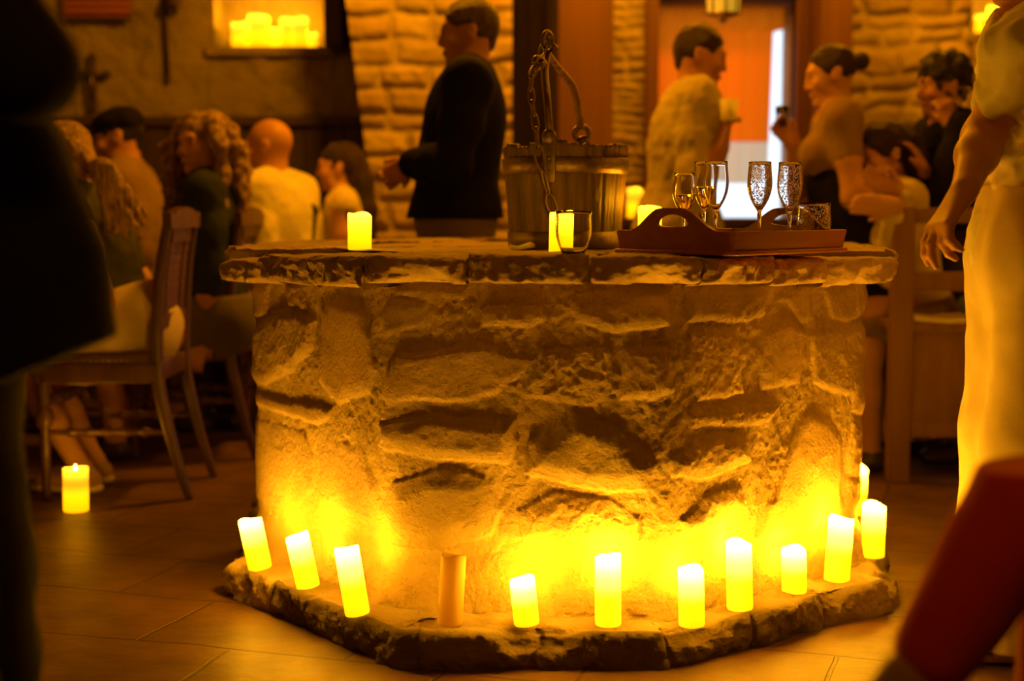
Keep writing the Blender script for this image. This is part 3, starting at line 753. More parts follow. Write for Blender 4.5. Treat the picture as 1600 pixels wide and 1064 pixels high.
# ------------------------------------------------------------------ chairs (local: facing -x, back at x = 0)
def build_chair(label, loc, rz, group):
    t = thing('dining_chair', label, 'chair', loc, rz, group); W = .205
    stile = spline([(.105, 0), (.055, .17), (.012, .36), (0, .47), (.004, .60), (.022, .80), (.055, .985)], 7)
    for s in (-1, 1):
        bm = bmesh.new(); add_tube(bm, [(x, s * W, z) for x, z in stile], [.017 + .011 * math.sin(min(1, max(0, i / len(stile))) * PI) for i in range(len(stile))], 4, square=True, flat=1.15)
        bmesh.ops.bevel(bm, geom=bm.edges[:], offset=.003, segments=1, affect='EDGES'); obj('back_post', bm, M['darkwood'], t)
        prof = [(.016, 0), (.018, .02), (.014, .06), (.016, .10), (.019, .22), (.016, .245), (.030, .262), (.034, .285), (.028, .31), (.015, .325), (.019, .34), (.021, .40), (.021, .43)]
        bm = bmesh.new(); add_lathe(bm, prof, 18, (-.385, s * (W + .01), 0)); obj('front_leg', bm, M['darkwood'], t)
        bm = bmesh.new(); pts = []; rad = []
        for k in range(41):
            f = k / 40; pts.append((-.385 + f * .42, s * (W + .005 - .005 * f), .235 + .0 * f)); rad.append(.009 + .006 * (1 if int(f * 20) % 3 == 1 and .15 < f < .85 else 0) + .004 * math.sin(f * PI))
        add_tube(bm, pts, rad, 10); obj('side_stretcher', bm, M['darkwood'], t)
    bm = bmesh.new(); pts = []; rad = []
    for k in range(41):
        f = k / 40; pts.append((-.385, -W - .005 + f * (2 * W + .01), .335)); rad.append(.010 + .008 * (1 if int(f * 18) % 3 == 1 else 0) + .006 * math.sin(f * PI))
    add_tube(bm, pts, rad, 10); obj('front_stretcher', bm, M['darkwood'], t)
    bm = bmesh.new(); add_box(bm, (-.41, -W - .03, .405), (.012, W + .03, .475), .006); obj('seat_frame', bm, M['darkwood'], t)
    bm = bmesh.new(); add_box(bm, (-.415, -W - .032, .475), (-.012, W + .032, .512), .015); obj('seat', bm, M['seatleather'], t)
    bm = bmesh.new()
    for k in range(26):
        a = -W - .028 + k * (2 * W + .056) / 25; add_ball(bm, (-.416, a, .482), .0045, 6)
    for s in (-1, 1):
        for k in range(20): add_ball(bm, (-.41 + k * .0205, s * (W + .033), .482), .0045, 6)
    ob = obj('upholstery_nails', bm, M['iron'], t)
    # back: crest, lower rail and leather splat with a frame
    bx = lambda z: float(np.interp(z, [q[1] for q in stile], [q[0] for q in stile]))
    out = [(-W - .02, .93), (W + .02, .93), (W + .025, .985), (W - .03, .975)] + [(W - .06 - k * (2 * W - .12) / 16, .985 + .012 * math.sin(k / 16 * PI) + .008 * (k % 2)) for k in range(17)] + [(-W + .03, .975), (-W - .025, .985)]
    bm = bmesh.new(); add_prism(bm, out, .030, (bx(.95) - .012, 0, 0), (0, 1, 0), (0, 0, 1)); obj('crest_rail', bm, M['darkwood'], t, smooth=False)
    bm = bmesh.new(); add_box(bm, (bx(.60) - .012, -W, .585), (bx(.60) + .014, W, .635), .004); obj('lower_rail', bm, M['darkwood'], t, smooth=False)
    bm = bmesh.new(); n = 10
    ov = [(.115 + .02 * math.sin(f * PI), z) for f, z in [(k / n, .625 + .315 * k / n) for k in range(n + 1)]]
    for (y0, y1) in ((-1, -.62), (.62, 1)):
        for k in range(n):
            z0, z1 = ov[k][1], ov[k + 1][1]; w = .135
            add_box(bm, (bx(z0) - .010, min(y0 * w, y1 * w), z0), (bx(z0) + .012, max(y0 * w, y1 * w), z1 + .004), .0)
    add_box(bm, (bx(.9) - .010, -.135, .885), (bx(.9) + .012, .135, .94)); obj('splat_frame', bm, M['darkwood'], t, smooth=False)
    bm = bmesh.new()
    for k in range(n):
        z0, z1 = ov[k][1], ov[k + 1][1]; add_box(bm, (bx(z0) - .004, -.09, z0), (bx(z0) + .006, .09, z1 + .004))
    obj('splat', bm, M['leather'], t, smooth=False)
    return t
CG = 'carved chairs along the long table'
chair = build_chair('nearest carved walnut chair with turned front legs, seat under the blonde woman', (-1.215, 5.13, 0), 0, CG)
dup(chair, (-1.115, 5.94, 0), math.radians(-3), 'carved walnut chair beside the well, under the woman with long curly hair', CG)
dup(chair, (-.80, 6.70, 0), math.radians(4), 'farthest carved chair, behind the girl with the dark hair', CG)
dup(chair, (1.22, 1.78, 0), 0, 'carved chair of the person in red trousers, at the near right edge', 'chairs outside the table row')

# long dining table behind the seated guests
t = thing('dining_table', 'long dark dining table along the left side of the hall', 'table', (-2.3, 6.0, 0))
bm = bmesh.new(); add_box(bm, (-.5, -1.5, .71), (.42, 1.5, .755), .006); obj('tabletop', bm, M['darkwood'], t)
for x in (-.4, .30):
    for y in (-1.4, 1.4):
        bm = bmesh.new(); add_lathe(bm, [(.04, 0), (.045, .05), (.03, .1), (.045, .35), (.03, .6), (.045, .64), (.045, .71)], 16, (x, y, 0)); obj('leg', bm, M['darkwood'], t)
def stool(label, x, y, h):
    t = thing('wooden_stool', label, 'stool', (x, y, 0), 0)
    bm = bmesh.new(); add_lathe(bm, [(.16, h - .035), (.172, h - .03), (.172, h - .005), (.165, h)], 28); obj('seat', bm, M['oldwood'], t)
    for k in range(4):
        a = PI / 4 + k * PI / 2; bm = bmesh.new(); add_tube(bm, [(.17 * math.cos(a), .17 * math.sin(a), 0), (.11 * math.cos(a), .11 * math.sin(a), h - .03)], .018, 10); obj('leg', bm, M['oldwood'], t)
stool('wooden stool under the bald man in the white shirt', -1.05, 6.38, .48)
stool('wooden stool under the man in the flat cap', -1.62, 6.9, .48)
stool('wooden stool under the clapping woman behind the bench', 1.60, 5.95, .48)

# ------------------------------------------------------------------ bench on the right
def build_bench():
    t = thing('panelled_bench', 'old panelled wooden bench with square posts behind the well on the right', 'bench', (1.4, 5.25, 0))
    Y = 5.25; x0 = at(1407, 500, Y)[0]; x1 = x0 + 1.05; L = lambda x, z: (x - 1.4, 0, z)
    for x in (x0, x1):
        bm = bmesh.new(); add_box(bm, (x - 1.4 - .038, -.036, 0), (x - 1.4 + .038, .036, 1.005), .006); obj('post', bm, M['oldwood'], t)
        bm = bmesh.new(); add_box(bm, (x - 1.4 - .034, .42, 0), (x - 1.4 + .034, .49, .56), .006); obj('leg', bm, M['oldwood'], t)
    for z0, z1, nm in ((.945, 1.0, 'top_rail'), (.70, .77, 'middle_rail'), (.165, .215, 'bottom_rail')):
        bm = bmesh.new(); add_box(bm, (x0 - 1.4, -.02, z0), (x1 - 1.4, .02, z1), .005); obj(nm, bm, M['oldwood'], t)
    bm = bmesh.new(); add_box(bm, (x0 - 1.4, -.012, .21), (x1 - 1.4, .008, .56), .002); obj('panel', bm, M['oldwood'], t)
    bm = bmesh.new(); add_box(bm, (x0 - 1.43, -.03, .555), (x1 - 1.37, .50, .59), .006); obj('seat', bm, M['oldwood'], t)
    bm = bmesh.new(); n = 30
    add_box(bm, (x0 - 1.36, -.036, .588), (x1 - 1.42, .30, .604), .003)
    bmesh.ops.subdivide_edges(bm, edges=bm.edges[:], cuts=7, use_grid_fill=True)
    for v in bm.verts: v.co.z += .006 * math.sin(v.co.x * 22) + (.004 * math.sin(v.co.x * 51) if v.co.z > .59 else 0)
    o = obj('folded_cloth', bm, M['napkin'], None, loc=(1.4, Y, 0)); tag(o, 'white folded cloth lying along the seat of the panelled bench', 'cloth')
    bm = bmesh.new(); add_ball(bm, (0, 0, 0), .17, 24, (1.0, .42, .36)); 
    for v in bm.verts: v.co.z = max(v.co.z, -.035)
    o = obj('green_cushion', bm, M['greencloth'], None, loc=(x0 + .42, Y + .16, .641)); tag(o, 'faded green cushion on the bench seat below the middle rail', 'cushion')
    tt = thing('side_table', 'small dark side table behind the panelled bench', 'table', (1.98, 6.35, 0))
    bm = bmesh.new(); add_lathe(bm, [(.26, .72), (.28, .725), (.28, .745), (.27, .75)], 32); obj('tabletop', bm, M['darkwood'], tt)
    bm = bmesh.new(); add_lathe(bm, [(.17, 0), (.16, .03), (.04, .07), (.035, .3), (.05, .45), (.03, .6), (.06, .72)], 20); obj('pedestal', bm, M['darkwood'], tt)
    stem_glass('wine_glass', 'empty stemmed glass on the side table seen through the bench back', (1.86, 6.25, .7505), .17, .034, .030, .09, .033, 'glasses on the side table')
    bm = bmesh.new(); add_lathe(bm, [(.001, 0), (.06, .004), (.10, .03), (.115, .055), (.11, .055), (.09, .03), (.001, .012)], 32); o = obj('serving_bowl', bm, M['greencloth'], None, loc=(2.03, 6.4, .7505)); tag(o, 'shallow greenish bowl on the side table behind the bench', 'bowl')
build_bench()

# dark counter in front of the doorway, with the blurred candle on it
t = thing('dark_counter', 'dark glossy counter standing before the doorway', 'counter', (1.22, 6.9, 0))
bm = bmesh.new(); add_box(bm, (-.72, -.30, .915), (.26, .30, .955), .004); obj('counter_top', bm, M['tabletop'], t)
bm = bmesh.new(); add_box(bm, (-.68, -.26, 0), (.22, .26, .915), .004); obj('counter_body', bm, M['blackwood'], t)
candle((.57, 6.75, .9555), (.57, 6.75, 1.09), .037, 'blurred lit candle on the dark counter just right of the bucket', 'candles on the dark counter', hi=2.8, lo=1.7, watts=1.0)
# ------------------------------------------------------------------ smooth solids (distance fields meshed by surface nets)
OFF8 = np.array([(i, j, k) for i in (0, 1) for j in (0, 1) for k in (0, 1)])
EDG = [(a, b) for a in range(8) for b in range(a + 1, 8) if abs(OFF8[a] - OFF8[b]).sum() == 1]
def nets(g, lo, v):
    s = g < 0
    nx, ny, nz = g.shape
    c = np.zeros((nx - 1, ny - 1, nz - 1), np.int8)
    for o in OFF8: c += s[o[0]:nx - 1 + o[0], o[1]:ny - 1 + o[1], o[2]:nz - 1 + o[2]]
    idx = np.argwhere((c > 0) & (c < 8))
    if len(idx) == 0: return np.zeros((0, 3)), np.zeros((0, 4), int)
    cv = np.stack([g[idx[:, 0] + o[0], idx[:, 1] + o[1], idx[:, 2] + o[2]] for o in OFF8], 1)
    acc = np.zeros((len(idx), 3)); cnt = np.zeros(len(idx))
    for a, b in EDG:
        va, vb = cv[:, a], cv[:, b]; m = (va < 0) != (vb < 0); t = np.where(m, va / np.where(m, va - vb, 1), 0)
        acc += np.where(m[:, None], OFF8[a] + t[:, None] * (OFF8[b] - OFF8[a]), 0); cnt += m
    V = lo + (idx + acc / cnt[:, None]) * v
    vid = -np.ones(c.shape, int); vid[tuple(idx.T)] = np.arange(len(idx))
    Q = []
    for ax in range(3):
        u, w = [(1, 2), (2, 0), (0, 1)][ax]
        a = [slice(None)] * 3; b = [slice(None)] * 3; a[ax] = slice(0, -1); b[ax] = slice(1, None)
        for q in (a, b):
            q[u] = slice(1, -1); q[w] = slice(1, -1)
        sa, sb = s[tuple(a)], s[tuple(b)]; e = np.argwhere(sa != sb)
        if len(e) == 0: continue
        flip = sa[tuple(e.T)]
        p = e.copy(); p[:, u] += 1; p[:, w] += 1
        def at_(du, dw):
            q = p.copy(); q[:, u] -= du; q[:, w] -= dw; return vid[tuple(q.T)]
        f = np.stack([at_(1, 1), at_(0, 1), at_(0, 0), at_(1, 0)], 1)
        f[~flip] = f[~flip][:, ::-1]; Q.append(f)
    Q = np.concatenate(Q); Q = Q[(Q >= 0).all(1)]
    return V, Q

def unit(v): v = np.asarray(v, float); return v / (np.linalg.norm(v) + 1e-12)
class Solid:
    """a list of rounded limbs and lumps blended into one skin"""
    def __init__(s): s.p = []; s.cuts = []; s.noise = []
    def limb(s, a, b, r1, r2, k=.02, flat=None, sub=False):
        a = np.asarray(a, float); b = np.asarray(b, float); m = max(r1, r2)
        s.p.append(('l', np.minimum(a, b) - m, np.maximum(a, b) + m, k, sub, (a, b, r1, r2, flat))); return s
    def chain(s, pts, rad, k=.02, flat=None, sub=False):
        for i in range(len(pts) - 1): s.limb(pts[i], pts[i + 1], rad[i], rad[i + 1], k, flat, sub)
        return s
    def lump(s, c, r, axes=None, k=.02, sub=False):
        c = np.asarray(c, float); m = max(r); A = np.eye(3) if axes is None else np.array([unit(q) for q in axes])
        s.p.append(('e', c - m, c + m, k, sub, (c, np.asarray(r, float), A))); return s
    def cut(s, p, n): s.cuts.append((np.asarray(p, float), unit(n))); return s
    def wrinkle(s, amp, freq, stretch=(1, 1, 1)): s.noise.append((amp, freq, np.asarray(stretch, float))); return s
    def mesh(s, v=.008):
        pad = .03
        lo = np.min([q[1] for q in s.p if not q[4]], 0) - pad; hi = np.max([q[2] for q in s.p if not q[4]], 0) + pad
        for p0, n in s.cuts:
            for ax in range(3):
                if n[ax] > .98: hi[ax] = min(hi[ax], p0[ax] + pad)
                if n[ax] < -.98: lo[ax] = max(lo[ax], p0[ax] - pad)
        dim = np.maximum(((hi - lo) / v).astype(int) + 2, 4)
        g = np.full(dim, .5, np.float32); ax = [lo[i] + np.arange(dim[i]) * v for i in range(3)]
        for typ, bl, bh, k, sub, pr in s.p:
            m = k + 2.5 * v + .004
            i0 = np.maximum(((bl - m - lo) / v).astype(int), 0); i1 = np.minimum(((bh + m - lo) / v).astype(int) + 2, dim)
            if (i1 <= i0).any(): continue
            sl = tuple(slice(i0[i], i1[i]) for i in range(3))
            X, Y, Z = np.meshgrid(*[ax[i][sl[i]] for i in range(3)], indexing='ij')
            P = np.stack([X, Y, Z], -1)
            if typ == 'l':
                a, b, r1, r2, flat = pr; e = b - a; L2 = e @ e + 1e-12; w = P - a; t = np.clip((w @ e) / L2, 0, 1)
                q = w - t[..., None] * e
                if flat is not None:
                    n, f = unit(flat[0]), flat[1]; c = q @ n; q = q + (c * (1 / f - 1))[..., None] * n
                    d = (np.linalg.norm(q, axis=-1) - (r1 + (r2 - r1) * t)) * (f if f < 1 else 1)
                else: d = np.linalg.norm(q, axis=-1) - (r1 + (r2 - r1) * t)
            else:
                c, r, A = pr; q = (P - c) @ A.T; k0 = np.linalg.norm(q / r, axis=-1); k1 = np.linalg.norm(q / (r * r), axis=-1)
                d = k0 * (k0 - 1) / np.maximum(k1, 1e-6)
            G = g[sl]
            if sub:
                h = np.clip(.5 - .5 * (G + d) / max(k, 1e-4), 0, 1); g[sl] = G * (1 - h) - d * h + k * h * (1 - h)
            elif k <= 0: g[sl] = np.minimum(G, d)
            else:
                h = np.clip(.5 + .5 * (G - d) / k, 0, 1); g[sl] = G * (1 - h) + d * h - k * h * (1 - h)
        if s.noise:
            near = np.argwhere(np.abs(g) < .03); P = lo + near * v
            for amp, fr, st in s.noise: g[tuple(near.T)] += (amp * vnoise3(P * fr * st + 50)).astype(np.float32)
        if s.cuts:
            X, Y, Z = np.meshgrid(*ax, indexing='ij')
            for p0, n in s.cuts:
                g = np.maximum(g, ((X - p0[0]) * n[0] + (Y - p0[1]) * n[1] + (Z - p0[2]) * n[2]).astype(np.float32))
        g[0] = g[-1] = .5; g[:, 0] = g[:, -1] = .5; g[:, :, 0] = g[:, :, -1] = .5
        return nets(g, lo, v)

UP = np.array((0, 0, 1.0))
class Person:
    """joints first, flesh afterwards; heading is the way the person faces, in degrees from +x"""
    def __init__(s, label, x, y, heading, h=1.72, sit=None, lean=0, girth=1.0, v=.008, head_turn=0, head_nod=0, head_tilt=0, woman=False, group=None, pelvis_z=None, side_lean=0, z0=0):
        s.h, s.v, s.g, s.w = h, v, girth, woman
        a = math.radians(heading); s.f = np.array((math.cos(a), math.sin(a), 0)); s.r = np.array((s.f[1], -s.f[0], 0))
        s.base = np.array((x, y, z0)); s.root = thing('person', label, 'person', s.base, 0, group)
        pz = (sit + .085) if sit is not None else (pelvis_z or .535 * h)
        s.P = np.array((x, y, pz))
        l = math.radians(lean); sl = math.radians(side_lean)
        s.t = unit(math.cos(l) * UP + math.sin(l) * s.f + math.sin(sl) * s.r); s.tf = unit(np.cross(s.t, s.r)) 
        s.tr = unit(np.cross(s.tf, s.t)); 
        if s.tr @ s.r < 0: s.tr = -s.tr
        s.chest = s.P + s.t * .19 * h; s.neck = s.P + s.t * .292 * h
        sw = (.098 if woman else .112) * h
        s.sh = {1: s.P + s.t * .272 * h + s.tr * sw, -1: s.P + s.t * .272 * h - s.tr * sw}
        # head axes
        ht = math.radians(head_turn); hf = math.cos(ht) * s.f - math.sin(ht) * s.r        # positive turns left
        nd = math.radians(head_nod); s.hf = unit(math.cos(nd) * hf - math.sin(nd) * UP); s.hr = unit(np.cross(s.hf, UP)); s.hu = unit(np.cross(s.hr, s.hf))
        tl = math.radians(head_tilt); s.hu, s.hr = unit(math.cos(tl) * s.hu + math.sin(tl) * s.hr), unit(math.cos(tl) * s.hr - math.sin(tl) * s.hu)
        s.head = s.neck + unit(s.t + .6 * UP) * .088 * h + s.f * .012
        s.hip = {k: s.P + k * .05 * h * s.r - UP * .015 * h for k in (1, -1)}
        if sit is not None:
            s.knee = {k: s.hip[k] + s.f * .245 * h + k * .02 * s.r + UP * (.285 * h - s.hip[k][2] + .0) * .6 for k in (1, -1)}
            s.ank = {k: np.array((*(s.knee[k] - s.f * .03)[:2], .075)) for k in (1, -1)}
        else:
            s.knee = {k: s.hip[k] + k * .01 * s.r + s.f * .01 - UP * .24 * h for k in (1, -1)}
            s.ank = {k: s.hip[k] + k * .015 * s.r - UP * (s.hip[k][2] - .075) for k in (1, -1)}
        s.toe = {k: s.f for k in (1, -1)}
        s.el = {k: s.sh[k] + k * .03 * s.r - s.t * .175 * h - s.f * .02 for k in (1, -1)}
        s.wr = {k: s.el[k] + s.f * .06 - UP * .145 * h for k in (1, -1)}
        s.hand = {k: (s.wr[k] - s.el[k], -s.r * k, .35) for k in (1, -1)}   # finger direction, direction the palm faces, curl
        s.parts = []
    def loc(s, a, b, c): return s.base * 0 + s.P + s.r * a + s.f * b + UP * c   # from the pelvis: right, forward, up
    def hp(s, a, b, c): k = s.h / 1.72; return s.head + (s.hr * a + s.hf * b + s.hu * c) * k
    def emit(s, name, S, m, v=None, smooth=2):
        V, Q = S.mesh(v or s.v)
        o = mesh_np(name, V - s.base, Q, m, s.root); return o
    # ---- flesh
    def torso(s, S, o=0.0, k=.05, belly=0, bust=0, low=True):
        h, g = s.h, s.g; A = (s.tr, s.tf, s.t)
        if low: S.lump(s.P, (.094 * h * g + o, .070 * h * g + o, .085 * h + o), A, k)
        S.lump(s.P + s.t * .095 * h + s.tf * belly * .4, (.080 * h * g + o, (.058 * h + belly * .6) * g + o, .10 * h + o), A, k)
        S.lump(s.P + s.t * .195 * h, (.094 * h * g + o, .066 * h * g + o, .115 * h + o), A, k)
        if bust:
            for q in (1, -1): S.lump(s.P + s.t * .195 * h + s.tf * (.052 * h + bust * .3) + q * s.tr * .042 * h, (.04 * h + o, .03 * h + bust * .4 + o, .04 * h + o), A, .04)
        S.limb(s.sh[1] - s.tr * .02 * h, s.sh[-1] + s.tr * .02 * h, .034 * h + o, .034 * h + o, k)
        for q in (1, -1): S.limb(s.neck + s.t * .012 * h, s.sh[q], .026 * h + o, .034 * h + o, .04)
    def arm(s, S, q, o=0.0, f0=0.0, f1=2.0, k=.03, loose=0):
        """f0..f1 along the arm: 1 is the elbow, 2 the wrist"""
        h, g = s.h, (s.g + 1) / 2; P = [s.sh[q], s.el[q], s.wr[q]]; rr = [.031 * h * g, .0245 * h * g, .0165 * h]
        ts = [f0] + [t for t in (.5, 1.0, 1.35) if f0 < t < f1] + [f1]
        def pt(t): i = min(int(t), 1); return P[i] + (P[i + 1] - P[i]) * (t - i)
        def rd(t): return float(np.interp(t, [0, .5, 1, 1.35, 2], [rr[0], .029 * h * g, rr[1], .0245 * h * g, rr[2]]))
        S.chain([pt(t) for t in ts], [rd(t) + o + loose * max(0, t - f0) * .5 for t in ts], k)
    def leg(s, S, q, o=0.0, f0=0.0, f1=2.0, k=.03, loose=0):
        h, g = s.h, (s.g + 1) / 2; P = [s.hip[q], s.knee[q], s.ank[q]]
        ts = [f0] + [t for t in (.4, 1.0, 1.3, 1.6) if f0 < t < f1] + [f1]
        def pt(t):
            i = min(int(t), 1); p = P[i] + (P[i + 1] - P[i]) * (t - i)
            if 1 < t < 1.9: p = p - unit(np.cross(s.r, P[2] - P[1])) * -.0 
            return p
        def rd(t): return float(np.interp(t, [0, .4, 1, 1.3, 1.6, 2], [.056 * h * g, .050 * h * g, .033 * h, .0335 * h, .027 * h, .021 * h]))
        S.chain([pt(t) for t in ts], [rd(t) + o + loose * t for t in ts], k)
    def put_hand(s, S, q):
        w = s.wr[q]; d, n, curl = s.hand[q][:3]; d = unit(d); n = unit(np.asarray(n, float) - d * (np.asarray(n, float) @ d)); lat = np.cross(d, n)   # n: where the palm faces
        k = s.h / 1.72 * getattr(s, 'handk', 1); thumb = s.hand[q][3] if len(s.hand[q]) > 3 else 1; lat = lat * thumb      # lat: towards the thumb
        S.limb(w, w + d * .03 * k, .021 * k, .024 * k, .02, (n, .7))
        for i, ll in enumerate((.030, .011, -.009, -.028)):
            S.limb(w + d * .02 * k + lat * ll * .55 * k, w + d * .088 * k + lat * ll * k, .017 * k, .0135 * k, .014, (n, .8))
        spread = s.hand[q][4] if len(s.hand[q]) > 4 else .12
        for i, (ll, L) in enumerate(((.030, .072), (.0105, .080), (-.0095, .074), (-.028, .058))):
            p = w + (d * .088 + lat * ll) * k; dd = unit(d + lat * ll * spread * 12 * .1 * 10 * .1); c = curl[i] if isinstance(curl, (list, tuple)) else curl * (1 + .12 * i)
            for j, (fl, r0, r1) in enumerate(((.45, .0098, .0090), (.31, .0092, .0082), (.24, .0084, .0066))):
                dd = unit(dd * math.cos(c * (.7 if j == 0 else 1)) + n * math.sin(c * (.7 if j == 0 else 1)) - 0)
                e = p + dd * L * fl * k; S.limb(p, e, r0 * k, r1 * k, .006)
                nn = n - dd * (n @ dd); p = e
                n_ = unit(np.cross(lat, dd)); 
                dd = unit(dd)
                if j < 2:
                    # keep bending towards the palm side
                    nb = np.cross(lat, dd) * (1 if (np.cross(lat, d) @ n) > 0 else -1); dd = unit(dd * math.cos(c * .8) + nb * math.sin(c * .8) * .6)
        tb = w + (d * .028 + lat * .024 + n * .006) * k; t1 = unit(d * .75 + lat * .62 + n * .25); t2 = unit(d * .92 + lat * .25 + n * .35)
        S.limb(tb - d * .01, tb + t1 * .038 * k, .0145 * k, .0115 * k, .012); S.limb(tb + t1 * .038 * k, tb + (t1 * .038 + t2 * .030) * k, .0112 * k, .0085 * k, .006)
    def skull(s, S, k=.03, chin=0, nose=1.0):
        H = s.hp; q = s.h / 1.72; A = (s.hr, s.hf, s.hu)
        S.lump(H(0, -.008, .028), (.074 * q, .094 * q, .088 * q), A, k)
        S.lump(H(0, .030, -.030), (.060 * q, .062 * q, .078 * q), A, k)
        S.limb(H(-.036, .025, -.078), H(.036, .025, -.078), .022 * q, .022 * q, .03); S.lump(H(0, .078, -.096 - chin), (.024 * q, .020 * q, .019 * q), A, .025)
        S.limb(H(-.03, .080, .028), H(.03, .080, .028), .013 * q, .013 * q, .02)
        for e in (1, -1):
            S.lump(H(e * .033, .096, .010), (.017 * q, .013 * q, .012 * q), A, .012, sub=True); S.lump(H(e * .032, .078, .009), (.0125 * q, .0125 * q, .0125 * q), A, .003)
            S.lump(H(e * .046, .068, -.022), (.02 * q, .018 * q, .02 * q), A, .02)
            S.lump(H(e * .077, -.010, -.004), (.009 * q, .020 * q, .032 * q), (s.hr, unit(s.hf + .2 * s.hu), s.hu), .008); S.lump(H(e * .086, -.006, -.002), (.005 * q, .010 * q, .017 * q), A, .006, sub=True)
            S.lump(H(e * .012, .098, -.034), (.009 * q, .009 * q, .008 * q), A, .008)
        S.limb(H(0, .090, .020), H(0, .104 + .005 * nose, -.026), .0085 * q, .0100 * q * nose, .012)
        S.lump(H(0, .093, -.057), (.024 * q, .012 * q, .0065 * q), A, .006); S.lump(H(0, .091, -.068), (.021 * q, .012 * q, .007 * q), A, .006)
        S.limb(H(-.02, .108, -.0625), H(.02, .108, -.0625), .0022 * q, .0022 * q, .002, sub=True)
        S.limb(s.neck - s.t * .03 * s.h, s.head - s.hu * .045 * q - s.hf * .018, (.034 if not s.w else .029) * s.h, (.032 if not s.w else .027) * s.h, .03)
    def foot(s, S, q, o=0.0, k=.02):
        a = s.ank[q]; d = unit(np.array((s.toe[q][0], s.toe[q][1], 0))); z = a[2] - .075
        S.limb(a - d * .02 - UP * .035, a + d * .15 - UP * .045 + 0 * UP, .036 + o, .027 + o, k, (UP, .85)); S.limb(a, a - d * .01 - UP * .03, .032 + o, .034 + o, .03)
    def body(s, m, arms=(1, -1), feet=True, hands=(1, -1), legs=True, nose=1.0, v=None, belly=0, bust=0):
        S = Solid(); s.torso(S, belly=belly, bust=bust)
        for q in (1, -1):
            s.arm(S, q)
            if q in hands: s.put_hand(S, q)
            if legs: s.leg(S, q)
            if feet: s.foot(S, q)
        s.skull(S, nose=nose); s.S = S
        o = s.emit('body', S, m, v)
        for e in (1, -1):
            bm = bmesh.new(); c = s.hp(e * .032, .0815, .009) - s.base; add_ball(bm, c, .0098 * s.h / 1.72, 10); obj('eye', bm, M['eye'], s.root)
        return o
    def shirt(s, m, o=.014, sleeve=1.95, hem=-.02, neck=.0, name='shirt', loose=.0, k=.05, belly=0, bust=0, wr=.006, low=True, hem_n=None, vneck=None, hem_flare=0, sleeves=(1, -1), v=None):
        """hem: height of the lower edge above (or below) the pelvis along the body"""
        S = Solid(); s.torso(S, o, k, belly, bust, low)
        if hem < -.05: 
            A = (s.tr, s.tf, s.t); S.lump(s.P - s.t * .06 * s.h, (.098 * s.h * s.g + o + hem_flare, .074 * s.h * s.g + o + hem_flare, .13 * s.h), A, .06)
        if sleeve > 0:
            for q in sleeves: s.arm(S, q, o * .9, 0, sleeve, .04, loose)
        if wr: S.wrinkle(wr, 16, (1, 1, .6)); S.wrinkle(wr * .5, 38)
        S.cut(s.P + s.t * hem, hem_n if hem_n is not None else -s.t)
        # neckline: remove a rounded hole about the neck
        c = s.neck + s.t * (.035 + neck) * s.h + s.tf * .012 * s.h
        S.lump(c, (.05 * s.h, .05 * s.h, .045 * s.h), (s.tr, s.tf, s.t), .01, sub=True)
        if vneck: S.limb(c, s.neck + s.tf * .09 * s.h - s.t * vneck, .035, .012, .01, sub=True)
        return s.emit(name, S, m, v)
    def trousers(s, m, o=.012, end=1.92, top=.06, name='trousers', loose=.004, wr=.005, cuts=None, v=None):
        S = Solid(); A = (s.tr, s.tf, s.t); S.lump(s.P, (.096 * s.h * s.g + o, .072 * s.h * s.g + o, .088 * s.h + o), A, .05)
        S.lump(s.P + s.t * .06 * s.h, (.084 * s.h * s.g + o, .062 * s.h * s.g + o, .06 * s.h), A, .05)
        for q in (1, -1): s.leg(S, q, o, 0, end, .04, loose)
        if wr: S.wrinkle(wr, 14, (1, 1, .7))
        S.cut(s.P + s.t * top, s.t)
        for c in (cuts or []): S.cut(*c)
        return s.emit(name, S, m, v)
    def skirt(s, m, end=.9, o=.02, name='skirt', top=.06, spread=.02):
        S = Solid(); A = (s.tr, s.tf, s.t); S.lump(s.P, (.098 * s.h * s.g + o, .074 * s.h * s.g + o, .09 * s.h + o), A, .05); S.lump(s.P + s.t * .06 * s.h, (.082 * s.h * s.g + o, .06 * s.h * s.g + o, .06 * s.h), A, .05)
        for q in (1, -1): s.leg(S, q, o + spread, 0, end, .12)
        S.limb(s.P, (s.knee[1] + s.knee[-1]) / 2, .10, .06, .08)
        S.wrinkle(.006, 14, (1, 1, .5)); S.cut(s.P + s.t * top, s.t); return s.emit(name, S, m)
    def shoes(s, m, name='shoe', sole=None):
        for q in (1, -1):
            S = Solid(); s.foot(S, q, .007); S.cut(s.ank[q] + UP * .005, UP); S.cut(np.array((0, 0, .004 + s.ank[q][2] - .075)), -UP); o = s.emit(name, S, m, .006)
            if sole is not None:
                T = Solid(); a = s.ank[q]; d = unit(s.toe[q]); T.limb(a - d * .03 - UP * .06, a + d * .155 - UP * .06, .043, .04, .01, (UP, .5)); T.cut(np.array((0, 0, .003)), -UP)
                V, Q = T.mesh(.006); mesh_np('sole', V - s.base, Q, sole, o)
    def brows(s, S):
        for e in (1, -1): S.limb(s.hp(e * .018, .096, .028), s.hp(e * .050, .084, .028), .0042, .003, .004)
